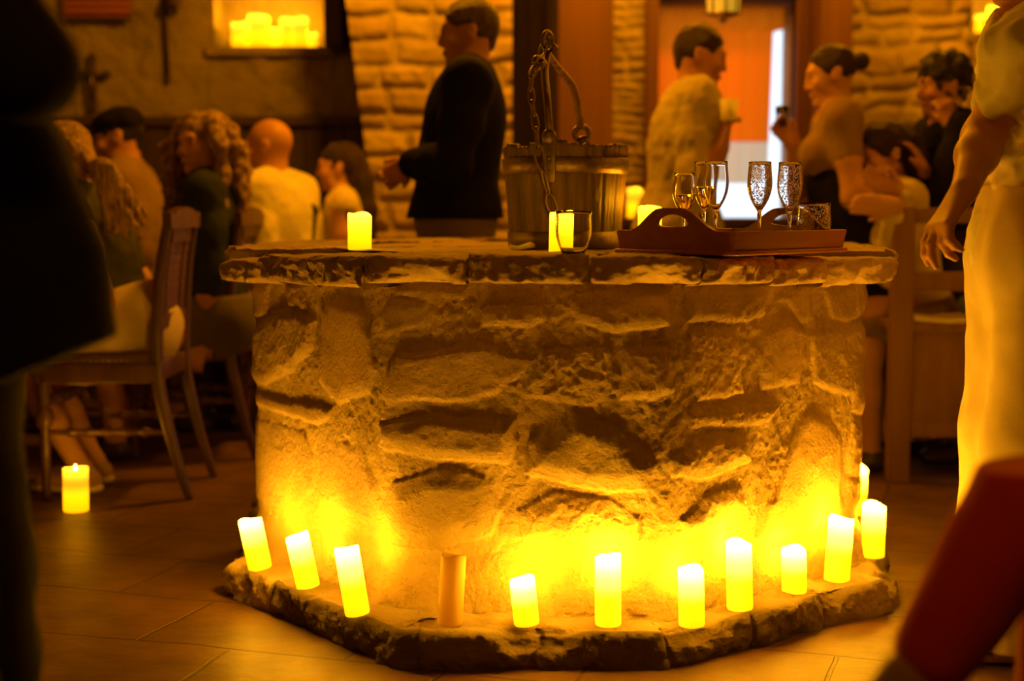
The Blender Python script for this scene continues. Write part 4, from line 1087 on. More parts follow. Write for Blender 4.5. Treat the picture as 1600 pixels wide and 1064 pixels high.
    def short_hair(s, m, name='hair', back=.0, top=.0, front=.072, wig=.004, fr=40, side=-.03, curly=0, v=None):
        S = Solid(); q = s.h / 1.72; A = (s.hr, s.hf, s.hu)
        S.lump(s.hp(0, -.012, .034 + top * .5), ((.081 + curly) * q, (.100 + curly + back) * q, (.093 + top + curly) * q), A, .01)
        S.limb(s.hp(0, -.066, .0), s.hp(0, -.060, -.05), .034, .028, .03)
        # keep the face and neck clear
        S.lump(s.hp(0, .120, -.045), (.105 * q, .105 * q, .115 * q), A, .015, sub=True)
        S.lump(s.hp(0, .03, -.085), (.12 * q, .075 * q, .065 * q), A, .01, sub=True)
        for e in (1, -1): S.lump(s.hp(e * .09, .012, -.016), (.03 * q, .05 * q, .046 * q), A, .012, sub=True)
        S.wrinkle(wig, fr)
        if curly: S.wrinkle(.012, 45)
        s.brows(S); return s.emit(name, S, m, v or .006)
# ------------------------------------------------------------------ the hall
BY = 7.8
def struct(name, bm, m, smooth=False):
    o = obj(name, bm, m, None, smooth); o['kind'] = 'structure'; return o

def floor_mat():
    m = bpy.data.materials.new('worn_floor_flags'); t, N, L = nt(m); b = N['Principled BSDF']
    tc = N.new('ShaderNodeTexCoord'); mp = N.new('ShaderNodeMapping'); mp.inputs['Rotation'].default_value = (0, 0, .30); L.new(tc.outputs['Object'], mp.inputs[0])
    ns = N.new('ShaderNodeTexNoise'); ns.inputs['Scale'].default_value = 2.2; L.new(mp.outputs[0], ns.inputs[0])
    mx = N.new('ShaderNodeMix'); mx.data_type = 'RGBA'; mx.blend_type = 'LINEAR_LIGHT'; mx.inputs[0].default_value = .035; L.new(mp.outputs[0], mx.inputs[6]); L.new(ns.outputs['Color'], mx.inputs[7])
    br = N.new('ShaderNodeTexBrick'); br.inputs['Scale'].default_value = 1.0; br.inputs['Brick Width'].default_value = .52; br.inputs['Row Height'].default_value = .36
    br.inputs['Mortar Size'].default_value = .006; br.inputs['Mortar Smooth'].default_value = .4; br.offset = .45
    br.inputs['Color1'].default_value = (.13, .072, .038, 1); br.inputs['Color2'].default_value = (.165, .092, .05, 1); br.inputs['Mortar'].default_value = (.08, .045, .025, 1)
    L.new(mx.outputs[2], br.inputs['Vector'])
    n2 = N.new('ShaderNodeTexNoise'); n2.inputs['Scale'].default_value = 7; n2.inputs['Detail'].default_value = 8; L.new(tc.outputs['Object'], n2.inputs[0])
    rp = N.new('ShaderNodeValToRGB'); rp.color_ramp.elements[0].position = .3; rp.color_ramp.elements[0].color = (.62, .60, .58, 1); rp.color_ramp.elements[1].position = .7; rp.color_ramp.elements[1].color = (1.15, 1.1, 1.05, 1); L.new(n2.outputs['Fac'], rp.inputs[0])
    m2 = N.new('ShaderNodeMix'); m2.data_type = 'RGBA'; m2.blend_type = 'MULTIPLY'; m2.inputs[0].default_value = 1; L.new(br.outputs['Color'], m2.inputs[6]); L.new(rp.outputs[0], m2.inputs[7])
    L.new(m2.outputs[2], b.inputs['Base Color'])
    b.inputs['Roughness'].default_value = .5; b.inputs['Specular IOR Level'].default_value = .4
    n3 = N.new('ShaderNodeTexNoise'); n3.inputs['Scale'].default_value = 14; n3.inputs['Detail'].default_value = 9; L.new(tc.outputs['Object'], n3.inputs[0])
    b1 = N.new('ShaderNodeBump'); b1.inputs['Strength'].default_value = .35; b1.inputs['Distance'].default_value = .012; L.new(n3.outputs['Fac'], b1.inputs['Height'])
    iv = N.new('ShaderNodeMath'); iv.operation = 'SUBTRACT'; iv.inputs[0].default_value = 1; L.new(br.outputs['Fac'], iv.inputs[1])
    b2 = N.new('ShaderNodeBump'); b2.inputs['Strength'].default_value = .6; b2.inputs['Distance'].default_value = .006; L.new(iv.outputs[0], b2.inputs['Height']); L.new(b1.outputs[0], b2.inputs['Normal'])
    L.new(b2.outputs[0], b.inputs['Normal']); return m
M['floor'] = floor_mat()
bm = bmesh.new(); add_box(bm, (-4.5, -3.2, -.1), (4.5, BY + .3, 0)); struct('floor', bm, M['floor'])
bm = bmesh.new(); add_box(bm, (-4.5, -3.2, 3.1), (4.5, BY + .3, 3.2)); struct('ceiling', bm, M['beam'])
bm = bmesh.new(); add_box(bm, (-4.6, -3.2, 0), (-4.4, BY + .3, 3.2)); struct('wall_left', bm, M['plaster'])
bm = bmesh.new(); add_box(bm, (4.4, -3.2, 0), (4.6, BY + .3, 3.2)); struct('wall_right', bm, M['plaster'])
bm = bmesh.new(); add_box(bm, (-4.5, -3.3, 0), (4.5, -3.1, 3.2)); struct('wall_front', bm, M['plaster'])

def stone_grid(xl, xr, z0, z1, Y, ch, cw, depth=.03, res=.012, jitter=.02):
    """a coursed rubble face looking towards -y; xl, xr may be functions of z"""
    fl = xl if callable(xl) else (lambda z: xl); fr = xr if callable(xr) else (lambda z: xr)
    wd = max(abs(fr(z) - fl(z)) for z in (z0, z1)); nx = max(6, int(wd / res)); nz = max(6, int((z1 - z0) / res))
    zs = np.linspace(z0, z1, nz); T, Z = np.meshgrid(np.linspace(0, 1, nx), zs, indexing='ij')
    XL = np.array([fl(z) for z in zs]); XR = np.array([fr(z) for z in zs]); X = XL[None] + (XR - XL)[None] * T
    wx = X + jitter * fbm(X * 5 + 3, Z * 5, 3); wz = Z + jitter * fbm(X * 4, Z * 4 + 9, 3)
    h = .005 * fbm(X * 14, Z * 14, 3); tint = np.ones(X.shape + (3,)) * .95
    z = z0 - .05; x00 = min(fl(z0), fl(z1)) - .1; x11 = max(fr(z0), fr(z1)) + .1
    while z < z1:
        hh = R.uniform(.75, 1.3) * ch; x = x00 - R.uniform(0, cw)
        while x < x11:
            w = R.uniform(.6, 1.6) * cw; g = .012
            ix = (wx > x) & (wx < x + w) & (wz > z) & (wz < z + hh)
            if ix.any():
                d = np.minimum(np.minimum(wx - x, x + w - wx), np.minimum(wz - z, z + hh - wz))[ix]
                k = sstep(g * .3, g * 2.4, d); a = depth * R.uniform(.6, 1.2)
                t1, t2 = R.uniform(-.3, .3), R.uniform(-.4, .4)
                face = a * (1 + t1 * (X[ix] - x) / w + t2 * (Z[ix] - z) / hh) + .006 * fbm(X[ix] * 20, Z[ix] * 20, 3)
                h[ix] = h[ix] * (1 - k) + k * face; q = R.uniform(.72, 1.12); tint[ix] = tint[ix] * (1 - k[:, None]) + k[:, None] * np.array((q, q * R.uniform(.93, 1), q * R.uniform(.85, 1)))
            x += w
        z += hh
    V = np.stack([X, Y - h, Z], -1)
    return V.reshape(-1, 3), grid_quads(nx, nz, False), tint.reshape(-1, 3)
def stone_face(name, *a, **k):
    V, Q, tint = stone_grid(*a, **k); Q = Q[:, ::-1]
    o = mesh_np(name, V, Q, M['wallstone']); set_tint(o.data, tint); o['kind'] = 'structure'; return o

def wall_boxes(name, x0, x1, z0, z1, y, th, holes, m):
    """wall with openings (hx0, hx1, hz0, hz1)"""
    xs = sorted({x0, x1, *[h[0] for h in holes], *[h[1] for h in holes]}); zs = sorted({z0, z1, *[h[2] for h in holes], *[h[3] for h in holes]})
    bm = bmesh.new()
    for i in range(len(xs) - 1):
        for j in range(len(zs) - 1):
            c = ((xs[i] + xs[i + 1]) / 2, (zs[j] + zs[j + 1]) / 2)
            if any(h[0] < c[0] < h[1] and h[2] < c[1] < h[3] for h in holes): continue
            add_box(bm, (xs[i], y, zs[j]), (xs[i + 1], y + th, zs[j + 1]))
    return struct(name, bm, m)
DX0, DX1, DZ = .775, 1.50, 2.10
NL = (at(335, 70, BY)[0], at(512, 70, BY)[0], at(420, 74, BY)[2], 2.62)
NRr = (at(1518, 40, BY)[0], at(1610, 40, BY)[0], at(1540, 52, BY)[2], 2.5)
wall_boxes('wall_back', -4.5, 4.5, 0, 3.2, BY, .36, [NL, NRr, (DX0, DX1, -.1, DZ)], M['plaster'])
bm = bmesh.new()
for h in (NL, NRr): add_box(bm, (h[0] - .05, BY + .28, h[2] - .05), (h[1] + .05, BY + .40, h[3] + .05))
struct('wall_niche_back', bm, M['plaster'])
# rubble lumps of the limewashed wall left of the pier
V, Q, tint = stone_grid(-3.4, NL[0], .0, 3.1, BY - .004, .22, .34, depth=.026, res=.02, jitter=.06)
def lump(name, *a, **k):
    V, Q, tn = stone_grid(*a, **k); o = mesh_np(name, V, Q[:, ::-1], M['plaster']); o['kind'] = 'structure'
lump('wall_back_rubble', -3.4, NL[0] - .03, 0, 3.1, BY - .004, .22, .34, depth=.014, res=.02, jitter=.12)
lump('wall_back_rubble', NL[0] - .03, NL[1] + .02, 0, NL[2] - .01, BY - .004, .22, .34, depth=.014, res=.02, jitter=.12)
lump('wall_back_rubble', NL[1] + .02, -.3, 0, 3.1, BY - .004, .22, .34, depth=.014, res=.02, jitter=.12)
bm = bmesh.new(); add_box(bm, (NL[0] - .04, BY - .055, NL[2] - .05), (NL[1] + .04, BY + .30, NL[2]), .012); struct('niche_sill', bm, M['plaster'])
bm = bmesh.new(); add_box(bm, (NRr[0] - .04, BY - .04, NRr[2] - .05), (NRr[1] + .04, BY + .30, NRr[2]), .012); struct('niche_sill', bm, M['plaster'])
# dark panelling low on the back wall
bm = bmesh.new()
for k in range(26):
    x = -3.4 + k * .105; add_box(bm, (x, BY - .10 + .006 * (k % 2), 0), (x + .1, BY - .06, 1.43), .004)
add_box(bm, (-3.42, BY - .13, 1.43), (-.66, BY - .05, 1.48), .006); struct('wall_panelling', bm, M['blackwood'])
# leaning stone pier
PY = 7.0
pl = lambda z: float(np.interp(z, [0, .83, 2.0, 3.1], [-.55, -.643, -.79, -.95])); pr = lambda z: .0
stone_face('wall_pier', pl, pr, 0, 3.1, PY, .105, .24, depth=.035, res=.011)
bm = bmesh.new(); n = 14
for k in range(n):
    za, zb = 3.1 * k / n, 3.1 * (k + 1) / n
    vs = [(pl(za), PY + .004, za), (pr(za), PY + .004, za), (pr(za), BY, za), (pl(za), BY, za), (pl(zb), PY + .004, zb), (pr(zb), PY + .004, zb), (pr(zb), BY, zb), (pl(zb), BY, zb)]
    q = [bm.verts.new(v) for v in vs]
    for f in ((0, 1, 5, 4), (1, 2, 6, 5), (3, 0, 4, 7)): bm.faces.new([q[i] for i in f])
bmesh.ops.remove_doubles(bm, verts=bm.verts, dist=1e-5); struct('wall_pier_core', bm, M['plaster'])
# near-black boards standing in for the shaded gap, timber post, stone strips and door frame
bm = bmesh.new()
for k in range(3): add_box(bm, (.0 + k * .085, BY - .09, 0), (.083 + k * .085, BY - .03, 3.1), .003)
struct('trim_1', bm, M['blackwood'])
bm = bmesh.new(); add_box(bm, (at(872, 200, 7.35)[0], 7.35, 0), (at(958, 200, 7.35)[0], 7.62, 3.1), .012); struct('trim_2', bm, M['beam'])
bm = bmesh.new(); add_box(bm, (at(1280, 200, 7.5)[0], 7.5, 0), (at(1330, 200, 7.5)[0], 7.8, 3.1), .012); struct('trim_3', bm, M['beam'])
stone_face('wall_back_stone', .505, .70, 0, 3.1, BY - .02, .05, .16, depth=.022, res=.010)
stone_face('wall_back_stone', DX1 + .07, 1.70, 0, 3.1, BY - .02, .05, .16, depth=.022, res=.010)
stone_face('wall_back_stone', 1.68, NRr[0] - .02, 0, 3.1, BY - .02, .105, .21, depth=.035, res=.012, jitter=.045)
stone_face('wall_back_stone', NRr[0] - .02, 4.4, 0, NRr[2] - .05, BY - .02, .15, .30, depth=.045, res=.02, jitter=.04)
bm = bmesh.new()
add_box(bm, (DX0 - .075, BY - .06, 0), (DX0, BY + .1, DZ + .09), .008); add_box(bm, (DX1, BY - .06, 0), (DX1 + .075, BY + .1, DZ + .09), .008)
add_box(bm, (DX0, BY - .06, DZ), (DX1, BY + .1, DZ + .09), .008); struct('door_frame', bm, M['beam'])

# curtain of the doorway: orange cloth, pale lower panel, daylight beyond
def curtain_mat(name, c, tr):
    m = bpy.data.materials.new(name); t, N, L = nt(m); N.remove(N['Principled BSDF'])
    d = N.new('ShaderNodeBsdfDiffuse'); d.inputs[0].default_value = (*c, 1); s = N.new('ShaderNodeBsdfTranslucent'); s.inputs[0].default_value = (*c, 1)
    x = N.new('ShaderNodeMixShader'); x.inputs[0].default_value = tr; L.new(d.outputs[0], x.inputs[1]); L.new(s.outputs[0], x.inputs[2]); L.new(x.outputs[0], N['Material Output'].inputs[0]); return m
M['curtain'] = curtain_mat('orange_curtain_cloth', (.95, .20, .004), .55); M['sheer'] = curtain_mat('pale_curtain_cloth', (.80, .66, .45), .6)
CY = BY + .30
t = thing('door_curtain', 'orange curtain with a pale lower panel hanging in the bright doorway', 'curtain', (1.1, CY, 2.16))
def drape(name, x0f, x1f, z0, z1, m, off=0, amp=.007):
    nx, nz = 90, 40; V = []
    for i in range(nx):
        for j in range(nz):
            z = z0 + (z1 - z0) * j / (nz - 1); f = i / (nx - 1); x = x0f(z) + (x1f(z) - x0f(z)) * f
            V.append((x - 1.1, off + amp * math.sin(f * 40 + .6 * math.sin(z * 3)) + amp * .4 * math.sin(f * 97), z - 2.16))
    mesh_np(name, V, grid_quads(nx, nz, False), m, t)
xr = lambda z: float(np.interp(z, [0, 1.2, 1.97, 1.985, 2.2], [1.415, 1.422, 1.440, 1.52, 1.52]))
drape('orange_cloth', lambda z: .70, xr, 1.365, 2.2, M['curtain'])
drape('pale_panel', lambda z: .70, xr, 1.135, 1.372, M['sheer'], .006)
bm = bmesh.new(); add_tube(bm, [(-.45, 0, .03), (.45, 0, .03)], .012, 10); obj('curtain_rod', bm, M['iron'], t)
bm = bmesh.new(); add_box(bm, (-30, BY + .36, -.12), (30, 60, -.02)); o = struct('ground_outside', bm, principled('sunlit_pale_gravel', (.6, .58, .52), .9))

# hangings on the plaster wall
def rug_mat():
    m = bpy.data.materials.new('striped_red_weave'); t, N, L = nt(m); b = N['Principled BSDF']; b.inputs['Roughness'].default_value = .95
    tc = N.new('ShaderNodeTexCoord'); w = N.new('ShaderNodeTexWave'); w.bands_direction = 'Z'; w.inputs['Scale'].default_value = 9; w.inputs['Distortion'].default_value = .6; L.new(tc.outputs['Object'], w.inputs[0])
    r = N.new('ShaderNodeValToRGB'); r.color_ramp.interpolation = 'CONSTANT'; e = r.color_ramp.elements; e[0].color = (.10, .02, .02, 1); e[1].position = .55; e[1].color = (.42, .06, .03, 1); k = e.new(.85); k.color = (.5, .25, .12, 1)
    L.new(w.outputs['Fac'], r.inputs[0]); L.new(r.outputs[0], b.inputs['Base Color']); return m
t = thing('woven_wall_rug', 'red striped woven rug hanging high on the left plaster wall', 'rug', at(150, 0, BY - .06))
bm = bmesh.new(); a = at(100, 26, BY - .06); b_ = at(205, 26, BY - .06); W_ = b_[0] - a[0]; c0 = at(150, 0, BY - .06)
add_box(bm, (a[0] - c0[0], -.008, a[2] - c0[2]), (b_[0] - c0[0], .008, a[2] - c0[2] + .9), .003); obj('weave', bm, rug_mat(), t)
bm = bmesh.new()
for k in range(44):
    x = a[0] - c0[0] + W_ * (k + .5) / 44; add_tube(bm, [(x, 0, a[2] - c0[2]), (x + R.uniform(-.003, .003), .002, a[2] - c0[2] - R.uniform(.02, .035))], .0035, 5)
obj('fringe', bm, M['blackwood'], t)
def cross_on_wall():
    c = at(145, 130, BY - .05); t = thing('wooden_crucifix', 'dark wooden crucifix with trefoil ends on the left plaster wall', 'crucifix', c)
    bm = bmesh.new(); add_box(bm, (-.016, -.01, -.135), (.016, .012, .135), .004); add_box(bm, (-.075, -.01, .030), (.075, .012, .062), .004)
    for q in ((-.075, .046), (.075, .046), (0, .135), (0, -.135)): add_ball(bm, (q[0], 0, q[1]), .024, 12, (1, .5, 1))
    obj('cross_bars', bm, M['blackwood'], t)
    bm = bmesh.new(); add_tube(bm, [(-.055, -.018, .06), (0, -.02, .035), (.055, -.018, .06)], .008, 8); add_tube(bm, [(0, -.02, .05), (0, -.022, 0), (.004, -.02, -.07)], .011, 8); add_ball(bm, (0, -.022, .062), .012, 10)
    obj('figure', bm, M['iron'], t)
cross_on_wall()
t = thing('iron_rod', 'long dark iron rod hanging on the plaster wall left of the candle niche', 'rod', at(256, 60, BY - .035))
bm = bmesh.new(); a = at(262, 124, BY - .035) - at(256, 60, BY - .035); add_tube(bm, [(a[0], 0, a[2]), (-.02, 0, .9)], [.014, .011], 8); add_ball(bm, (a[0], 0, a[2]), .017, 10, (1, 1, 1.6)); obj('shaft', bm, M['blackwood'], t)
c = at(273, -2, BY - .10); bm = bmesh.new(); add_lathe(bm, [(.052, -.04), (.046, -.02), (.03, .03), (.018, .055), (.0001, .06)], 24); add_tube(bm, [(0, 0, .05), (0, 0, .25)], .005, 6); add_ball(bm, (0, 0, -.04), .014, 10)
o = obj('hanging_bell', bm, M['blackwood'], None, loc=c); tag(o, 'small dark bell hanging on the wall beside the iron rod', 'bell')
c = at(534, 40, 7.62); bm = bmesh.new(); add_box(bm, (-.075, -.16, -.12), (.02, .18, .5), .012); o = obj('timber_corbel', bm, M['blackwood'], None, loc=c); tag(o, 'dark timber corbel block at the right of the candle niche', 'corbel')
# niche candles
NG = 'candles in the left wall niche'
for (px, y0, y1, w, lab) in ((376, 72, 33, 28, 'leftmost lit candle in the left wall niche'), (405, 73, 23, 33, 'tallest lit candle in the left wall niche, second from left'), (432, 73, 41, 18, 'slim short lit candle in the middle of the left niche'), (450, 71, 26, 24, 'lit candle in the left niche, second from its right end'), (469, 71, 25, 25, 'tall lit candle near the right end of the left niche'), (489, 71, 47, 14, 'small lit candle at the right end of the left niche')):
    Y = BY + (.06 if w > 20 else .12); z = NL[2] + .0005; b0 = at(px, y0, Y); tp = z + (y0 - y1) * Y / F
    candle((b0[0], Y, z), (b0[0], Y, tp), w * Y / F / 2, lab, NG, hi=4.5, lo=1.7, watts=1.6)
for (px, y0, y1, w, lab) in ((1530, 52, 22, 15, 'slim lit candle at the left of the right wall niche'), (1552, 46, 2, 20, 'lit candle in the right wall niche next to the woman in white')):
    Y = BY + .09; z = NRr[2] + .0005; b0 = at(px, y0, Y); candle((b0[0], Y, z), (b0[0], Y, z + (y0 - y1) * Y / F), w * Y / F / 2, lab, 'candles in the right wall niche', hi=4.5, lo=1.7, watts=1.6)
# hanging lantern in front of the door
c = at(1130, 10, 6.6); t = thing('hanging_lantern', 'small brass lantern hanging in front of the doorway', 'lantern', c)
bm = bmesh.new(); add_lathe(bm, [(.001, -.075), (.02, -.07), (.012, -.055), (.07, -.04), (.078, -.03)], 8); add_lathe(bm, [(.085, .13), (.05, .17), (.02, .19), (.001, .2)], 8)
for k in range(8):
    a = k * PI / 4; add_tube(bm, [(.074 * math.cos(a), .074 * math.sin(a), -.035), (.082 * math.cos(a), .082 * math.sin(a), .135)], .005, 6)
add_tube(bm, [(0, 0, .19), (0, 0, 3.1 - c[2])], .005, 6); brass = principled('old_brass', (.45, .30, .10), .35, .9); obj('brass_frame', bm, brass, t)
bm = bmesh.new(); add_lathe(bm, [(.072, -.034), (.080, .13)], 8, caps=False); obj('pane', bm, emission('glowing_lantern_glass', (.75, .50, .03), .45), t)

# ------------------------------------------------------------------ light
w = bpy.data.worlds.new('daylight'); SC.world = w; w.use_nodes = True
bg = w.node_tree.nodes['Background']; bg.inputs[0].default_value = (.72, .86, 1.0, 1); bg.inputs[1].default_value = 1.5
lamp('wall_lamp_light', (-.35, 5.9, 2.75), 135, .12)
lamp('wall_lamp_light', (.75, 6.9, 2.7), 62, .10)
lamp('wall_lamp_light', (1.9, 6.9, 2.7), 55, .12)
lamp('hall_fill_light', (-2.9, 5.6, 2.7), 16, .15)  # this and the next three: unseen fill lights added, no fixtures there
lamp('hall_fill_light', (.1, .5, 2.3), 27, .2)  # added front fill to brighten the well
lamp('hall_fill_light', (.75, 5.0, 2.85), 25, .2)
lamp('hall_fill_light', (2.9, 4.3, 2.5), 45, .2)  # added fill to warm the faces turned to the right
SC.view_settings.view_transform = 'Standard'; SC.view_settings.look = 'None'; SC.view_settings.exposure = 0; SC.view_settings.gamma = 1
SC.view_settings.use_curve_mapping = False
SC.cycles.use_denoising = True; SC.cycles.sample_clamp_indirect = 4; SC.cycles.max_bounces = 16; SC.cycles.transmission_bounces = 16; SC.cycles.diffuse_bounces = 4; SC.cycles.glossy_bounces = 6; SC.cycles.caustics_reflective = False; SC.cycles.caustics_refractive = False
# ------------------------------------------------------------------ the guests
def X(px, Y): return (px - 800) / F * Y
def Zz(py, Y): return float(at(800, py, Y)[2])
M['blazer'] = cloth('navy_black_wool', (.009, .008, .010), .25)
M['white'] = cloth('white_cotton', (.78, .74, .66)); M['cream'] = cloth('cream_linen', (.74, .64, .46)); M['tan'] = cloth('tan_cotton', (.26, .17, .085)); M['greytrouser'] = cloth('grey_brown_trouser', (.20, .16, .12))
M['offwhite'] = cloth('off_white_cotton', (.52, .45, .34)); M['darkgreen'] = cloth('dark_green_jersey', (.035, .045, .02)); M['olive'] = cloth('deep_olive_cotton', (.07, .07, .03)); M['black'] = cloth('black_cloth', (.012, .010, .010)); M['blackjacket'] = cloth('foreground_black_wool', (.010, .009, .009))
M['darktrouser'] = cloth('dark_trouser', (.05, .04, .035)); M['bottle'] = cloth('faded_olive_trouser', (.16, .14, .06)); M['darkolive'] = cloth('very_dark_olive_trouser', (.02, .018, .008)); M['red'] = cloth('deep_red_trouser', (.42, .03, .014)); M['beige'] = cloth('beige_knit', (.30, .195, .12))
M['hair_dark'] = hairm('dark_brown_hair', (.030, .016, .010), (.07, .036, .018)); M['hair_black'] = hairm('black_hair', (.012, .008, .006), (.03, .018, .012)); M['hair_brown'] = hairm('brown_hair', (.075, .036, .018), (.14, .07, .03))
M['hair_blonde'] = hairm('dark_blonde_hair', (.20, .11, .05), (.90, .62, .30)); M['hair_curl'] = hairm('curly_highlighted_brown_hair', (.10, .05, .022), (.85, .58, .26)); M['hair_grey'] = hairm('short_greying_hair', (.07, .045, .03), (.16, .11, .08))
M['cap'] = cloth('black_flat_cap', (.014, .012, .011)); M['shoe_dark'] = principled('dark_shoe_leather', (.05, .03, .02), .4); M['shoe_tan'] = cloth('tan_espadrille_cloth', (.42, .27, .15)); M['sole'] = principled('pale_rope_sole', (.70, .58, .38), .9); M['strap'] = principled('black_strap', (.02, .018, .016), .6)
TABLE = 'guests seated along the long table'

# --- standing man in the blazer
Yb = 5.44; p = Person('standing man in a dark blazer with clasped hands before the stone pier', X(712, Yb), Yb, 180, 1.80, lean=-6, girth=1.09, head_nod=6)
for q in (1, -1):
    p.el[q] = p.sh[q] + np.array((-.05, -q * -.0, -.30)) + q * p.r * .05
    p.wr[q] = at(640, 255, Yb) + q * p.r * .05 + np.array((.0, 0, .0))
    p.hand[q] = ((-.7, -q * .35 * p.r[1], -.5), -q * p.r, .5)
p.body(M['skin_tan'], belly=.02)
p.shirt(M['white'], .008, 1.96, -.02, name='shirt', belly=.02, wr=.002)
def jacket(p, m, hem=-.002, o=.026, belly=.02):
    S = Solid(); p.torso(S, o, .05, belly); A = (p.tr, p.tf, p.t)
    S.lump(p.P - p.t * .05 * p.h, (.104 * p.h * p.g + o, .080 * p.h * p.g + o, .15 * p.h), A, .06)
    for q in (1, -1): p.arm(S, q, .022, 0, 1.88, .03, .002)
    S.wrinkle(.006, 13, (1, 1, .6)); S.cut(p.P + p.t * hem, -UP)
    c = p.neck + p.t * .035 * p.h + p.tf * .02 * p.h
    S.lump(c, (.054 * p.h, .066 * p.h, .060 * p.h), (p.tr, p.tf, p.t), .01, sub=True); S.limb(c + p.tf * .05 * p.h, p.P + p.tf * .15 * p.h + p.t * .09 * p.h, .045, .005, .01, sub=True)
    return p.emit('blazer', S, m)
jacket(p, M['blazer'])
p.trousers(M['greytrouser'], .016, 1.95, .06); p.shoes(M['shoe_dark']); p.short_hair(M['hair_grey'], wig=.003)
S = Solid(); S.chain([p.neck + p.tf * .085 - UP * .0, p.chest + p.tf * .15, p.P + p.t * .1 * p.h + p.tf * .165], [.012, .022, .028], .01, (p.tf, .3)); p.emit('necktie', S, M['black'], .006)
# --- man in white shirt with a cup by the door
Yd = 5.9; p = Person('man in a loose white shirt holding a cup in front of the orange curtain', X(1060, Yd), Yd, 0, 1.76, lean=6, girth=1.2, head_nod=14)
p.el[1] = at(1105, 215, Yd - .22); p.wr[1] = at(1133, 205, Yd - .05) + np.array((0, -.1, 0)); p.hand[1] = ((.3, .3, .9), (.6, .5, 0), .75)
p.el[-1] = p.sh[-1] + np.array((.02, .08, -.29)); p.wr[-1] = p.el[-1] + np.array((.10, .02, -.20))
p.el[1] = p.sh[1] + np.array((-.02, -.06, -.31)); p.wr[1] = at(1128, 232, Yd - .29); p.hand[1] = ((.12, 0, 1), (.9, .35, 0), .75)
p.body(M['skin_tan']); p.shirt(M['offwhite'], .022, 1.25, -.06, loose=.008, wr=.010); p.trousers(M['darktrouser'], .014); p.shoes(M['shoe_dark']); p.short_hair(M['hair_dark'], wig=.003)
w = at(1139, 190, Yd - .31) + UP * .04; t = thing('drinking_cup', 'pale cup held up by the man in the loose white shirt', 'cup', w - UP * .04)
bm = bmesh.new(); add_lathe(bm, [(.001, 0), (.027, 0), (.029, .004), (.036, .085), (.034, .085), (.027, .008), (.001, .007)], 24); cupm = principled('pale_plastic_cup', (.85, .82, .80), .4); add_translucent(cupm, (.9, .88, .86), .6); obj('cup_body', bm, cupm, t)
# --- woman in beige, hair in a bun
Yw = 5.73; p = Person('standing woman in a beige top and black skirt band with her hair in a bun', X(1322, Yw), Yw, 176, 1.66, lean=6, girth=1.0, woman=True, head_nod=13)
p.el[-1] = p.sh[-1] + np.array((.03, -.05, -.30)); p.wr[-1] = at(1378, 268, Yw - .18)
p.el[1] = p.sh[1] + np.array((-.12, .06, -.26)); p.wr[1] = at(1240, 225, Yw + .15); p.hand[1] = ((-.6, 0, .7), (0, -.6, 0), .7)
p.body(M['skin'], bust=.03); p.shirt(M['beige'], .010, .45, .24, bust=.03, neck=-.012, wr=.004)
S = Solid(); A = (p.tr, p.tf, p.t); S.lump(p.P, (.112 * p.h, .088 * p.h, .10 * p.h), A, .05); S.lump(p.P + p.t * .12 * p.h, (.104 * p.h, .086 * p.h, .12 * p.h), A, .05)
for q in (1, -1): p.leg(S, q, .05, 0, 1.3, .12)
S.cut(p.P + p.t * .30, p.t); S.wrinkle(.006, 14, (1, 1, .4)); p.emit('black_skirt', S, M['black']); p.shoes(M['shoe_dark'])
S = Solid(); q = p.h / 1.72; A = (p.hr, p.hf, p.hu); S.lump(p.hp(0, -.012, .036), (.079 * q, .099 * q, .090 * q), A, .01); S.lump(p.hp(0, .125, -.04), (.11 * q, .105 * q, .12 * q), A, .015, sub=True); S.lump(p.hp(0, .01, -.10), (.12 * q, .09 * q, .07 * q), A, .01, sub=True)
S.lump(p.hp(0, -.128, .03), (.035, .032, .036), A, .012); p.brows(S); S.wrinkle(.003, 60); p.emit('hair_bun', S, M['hair_dark'], .006)
t = thing('held_glass', 'small bright glass held up by the woman in the beige top', 'glass', p.wr[1] + np.array((-.05, -.01, .07)))
bm = bmesh.new(); add_lathe(bm, [(.001, 0), (.022, 0), (.026, .03), (.028, .08), (.0265, .08), (.0245, .03), (.020, .004), (.001, .004)], 20, caps=False); obj('glass_body', bm, M['glass'], t)
# --- clapping woman with brown hair, seated behind the bench
Yc = 5.62; p = Person('seated woman with brown hair bending forward and clapping behind the panelled bench', X(1440, Yc), Yc, 180, 1.68, sit=.50, lean=14, woman=True, head_nod=18, head_turn=10)
for q in (1, -1):
    p.el[q] = p.sh[q] + np.array((-.06, q * .05, -.27)); p.wr[q] = at(1398 if q < 0 else 1405, 322 if q < 0 else 300, Yc - .30 + .1 * q)
    p.hand[q] = ((-.85, 0, .42 if q > 0 else .05), q * np.array((0, -1, 0.1)), .12)
p.knee = {1: at(1352, 470, Yc + .1), -1: at(1356, 485, Yc - .1)}; p.ank = {1: np.array((X(1372, Yc + .1), Yc + .1, .075)), -1: np.array((X(1366, Yc - .15), Yc - .15, .075))}
p.body(M['skin'], bust=.03); p.shirt(M['cream'], .014, 1.85, -.02, bust=.03); p.trousers(M['tan'], .016, 1.1); p.shoes(M['shoe_dark'])
S = Solid(); q = p.h / 1.72; A = (p.hr, p.hf, p.hu); S.lump(p.hp(0, -.012, .036), (.083 * q, .102 * q, .095 * q), A, .01); S.lump(p.hp(0, .125, -.045), (.10 * q, .10 * q, .12 * q), A, .015, sub=True)
S.chain([p.hp(0, -.07, .02), p.hp(0, -.10, -.08), p.hp(.0, -.10, -.20)], [.075, .062, .04], .03); p.brows(S); S.wrinkle(.006, 34); p.emit('hair', S, M['hair_dark'], .007)
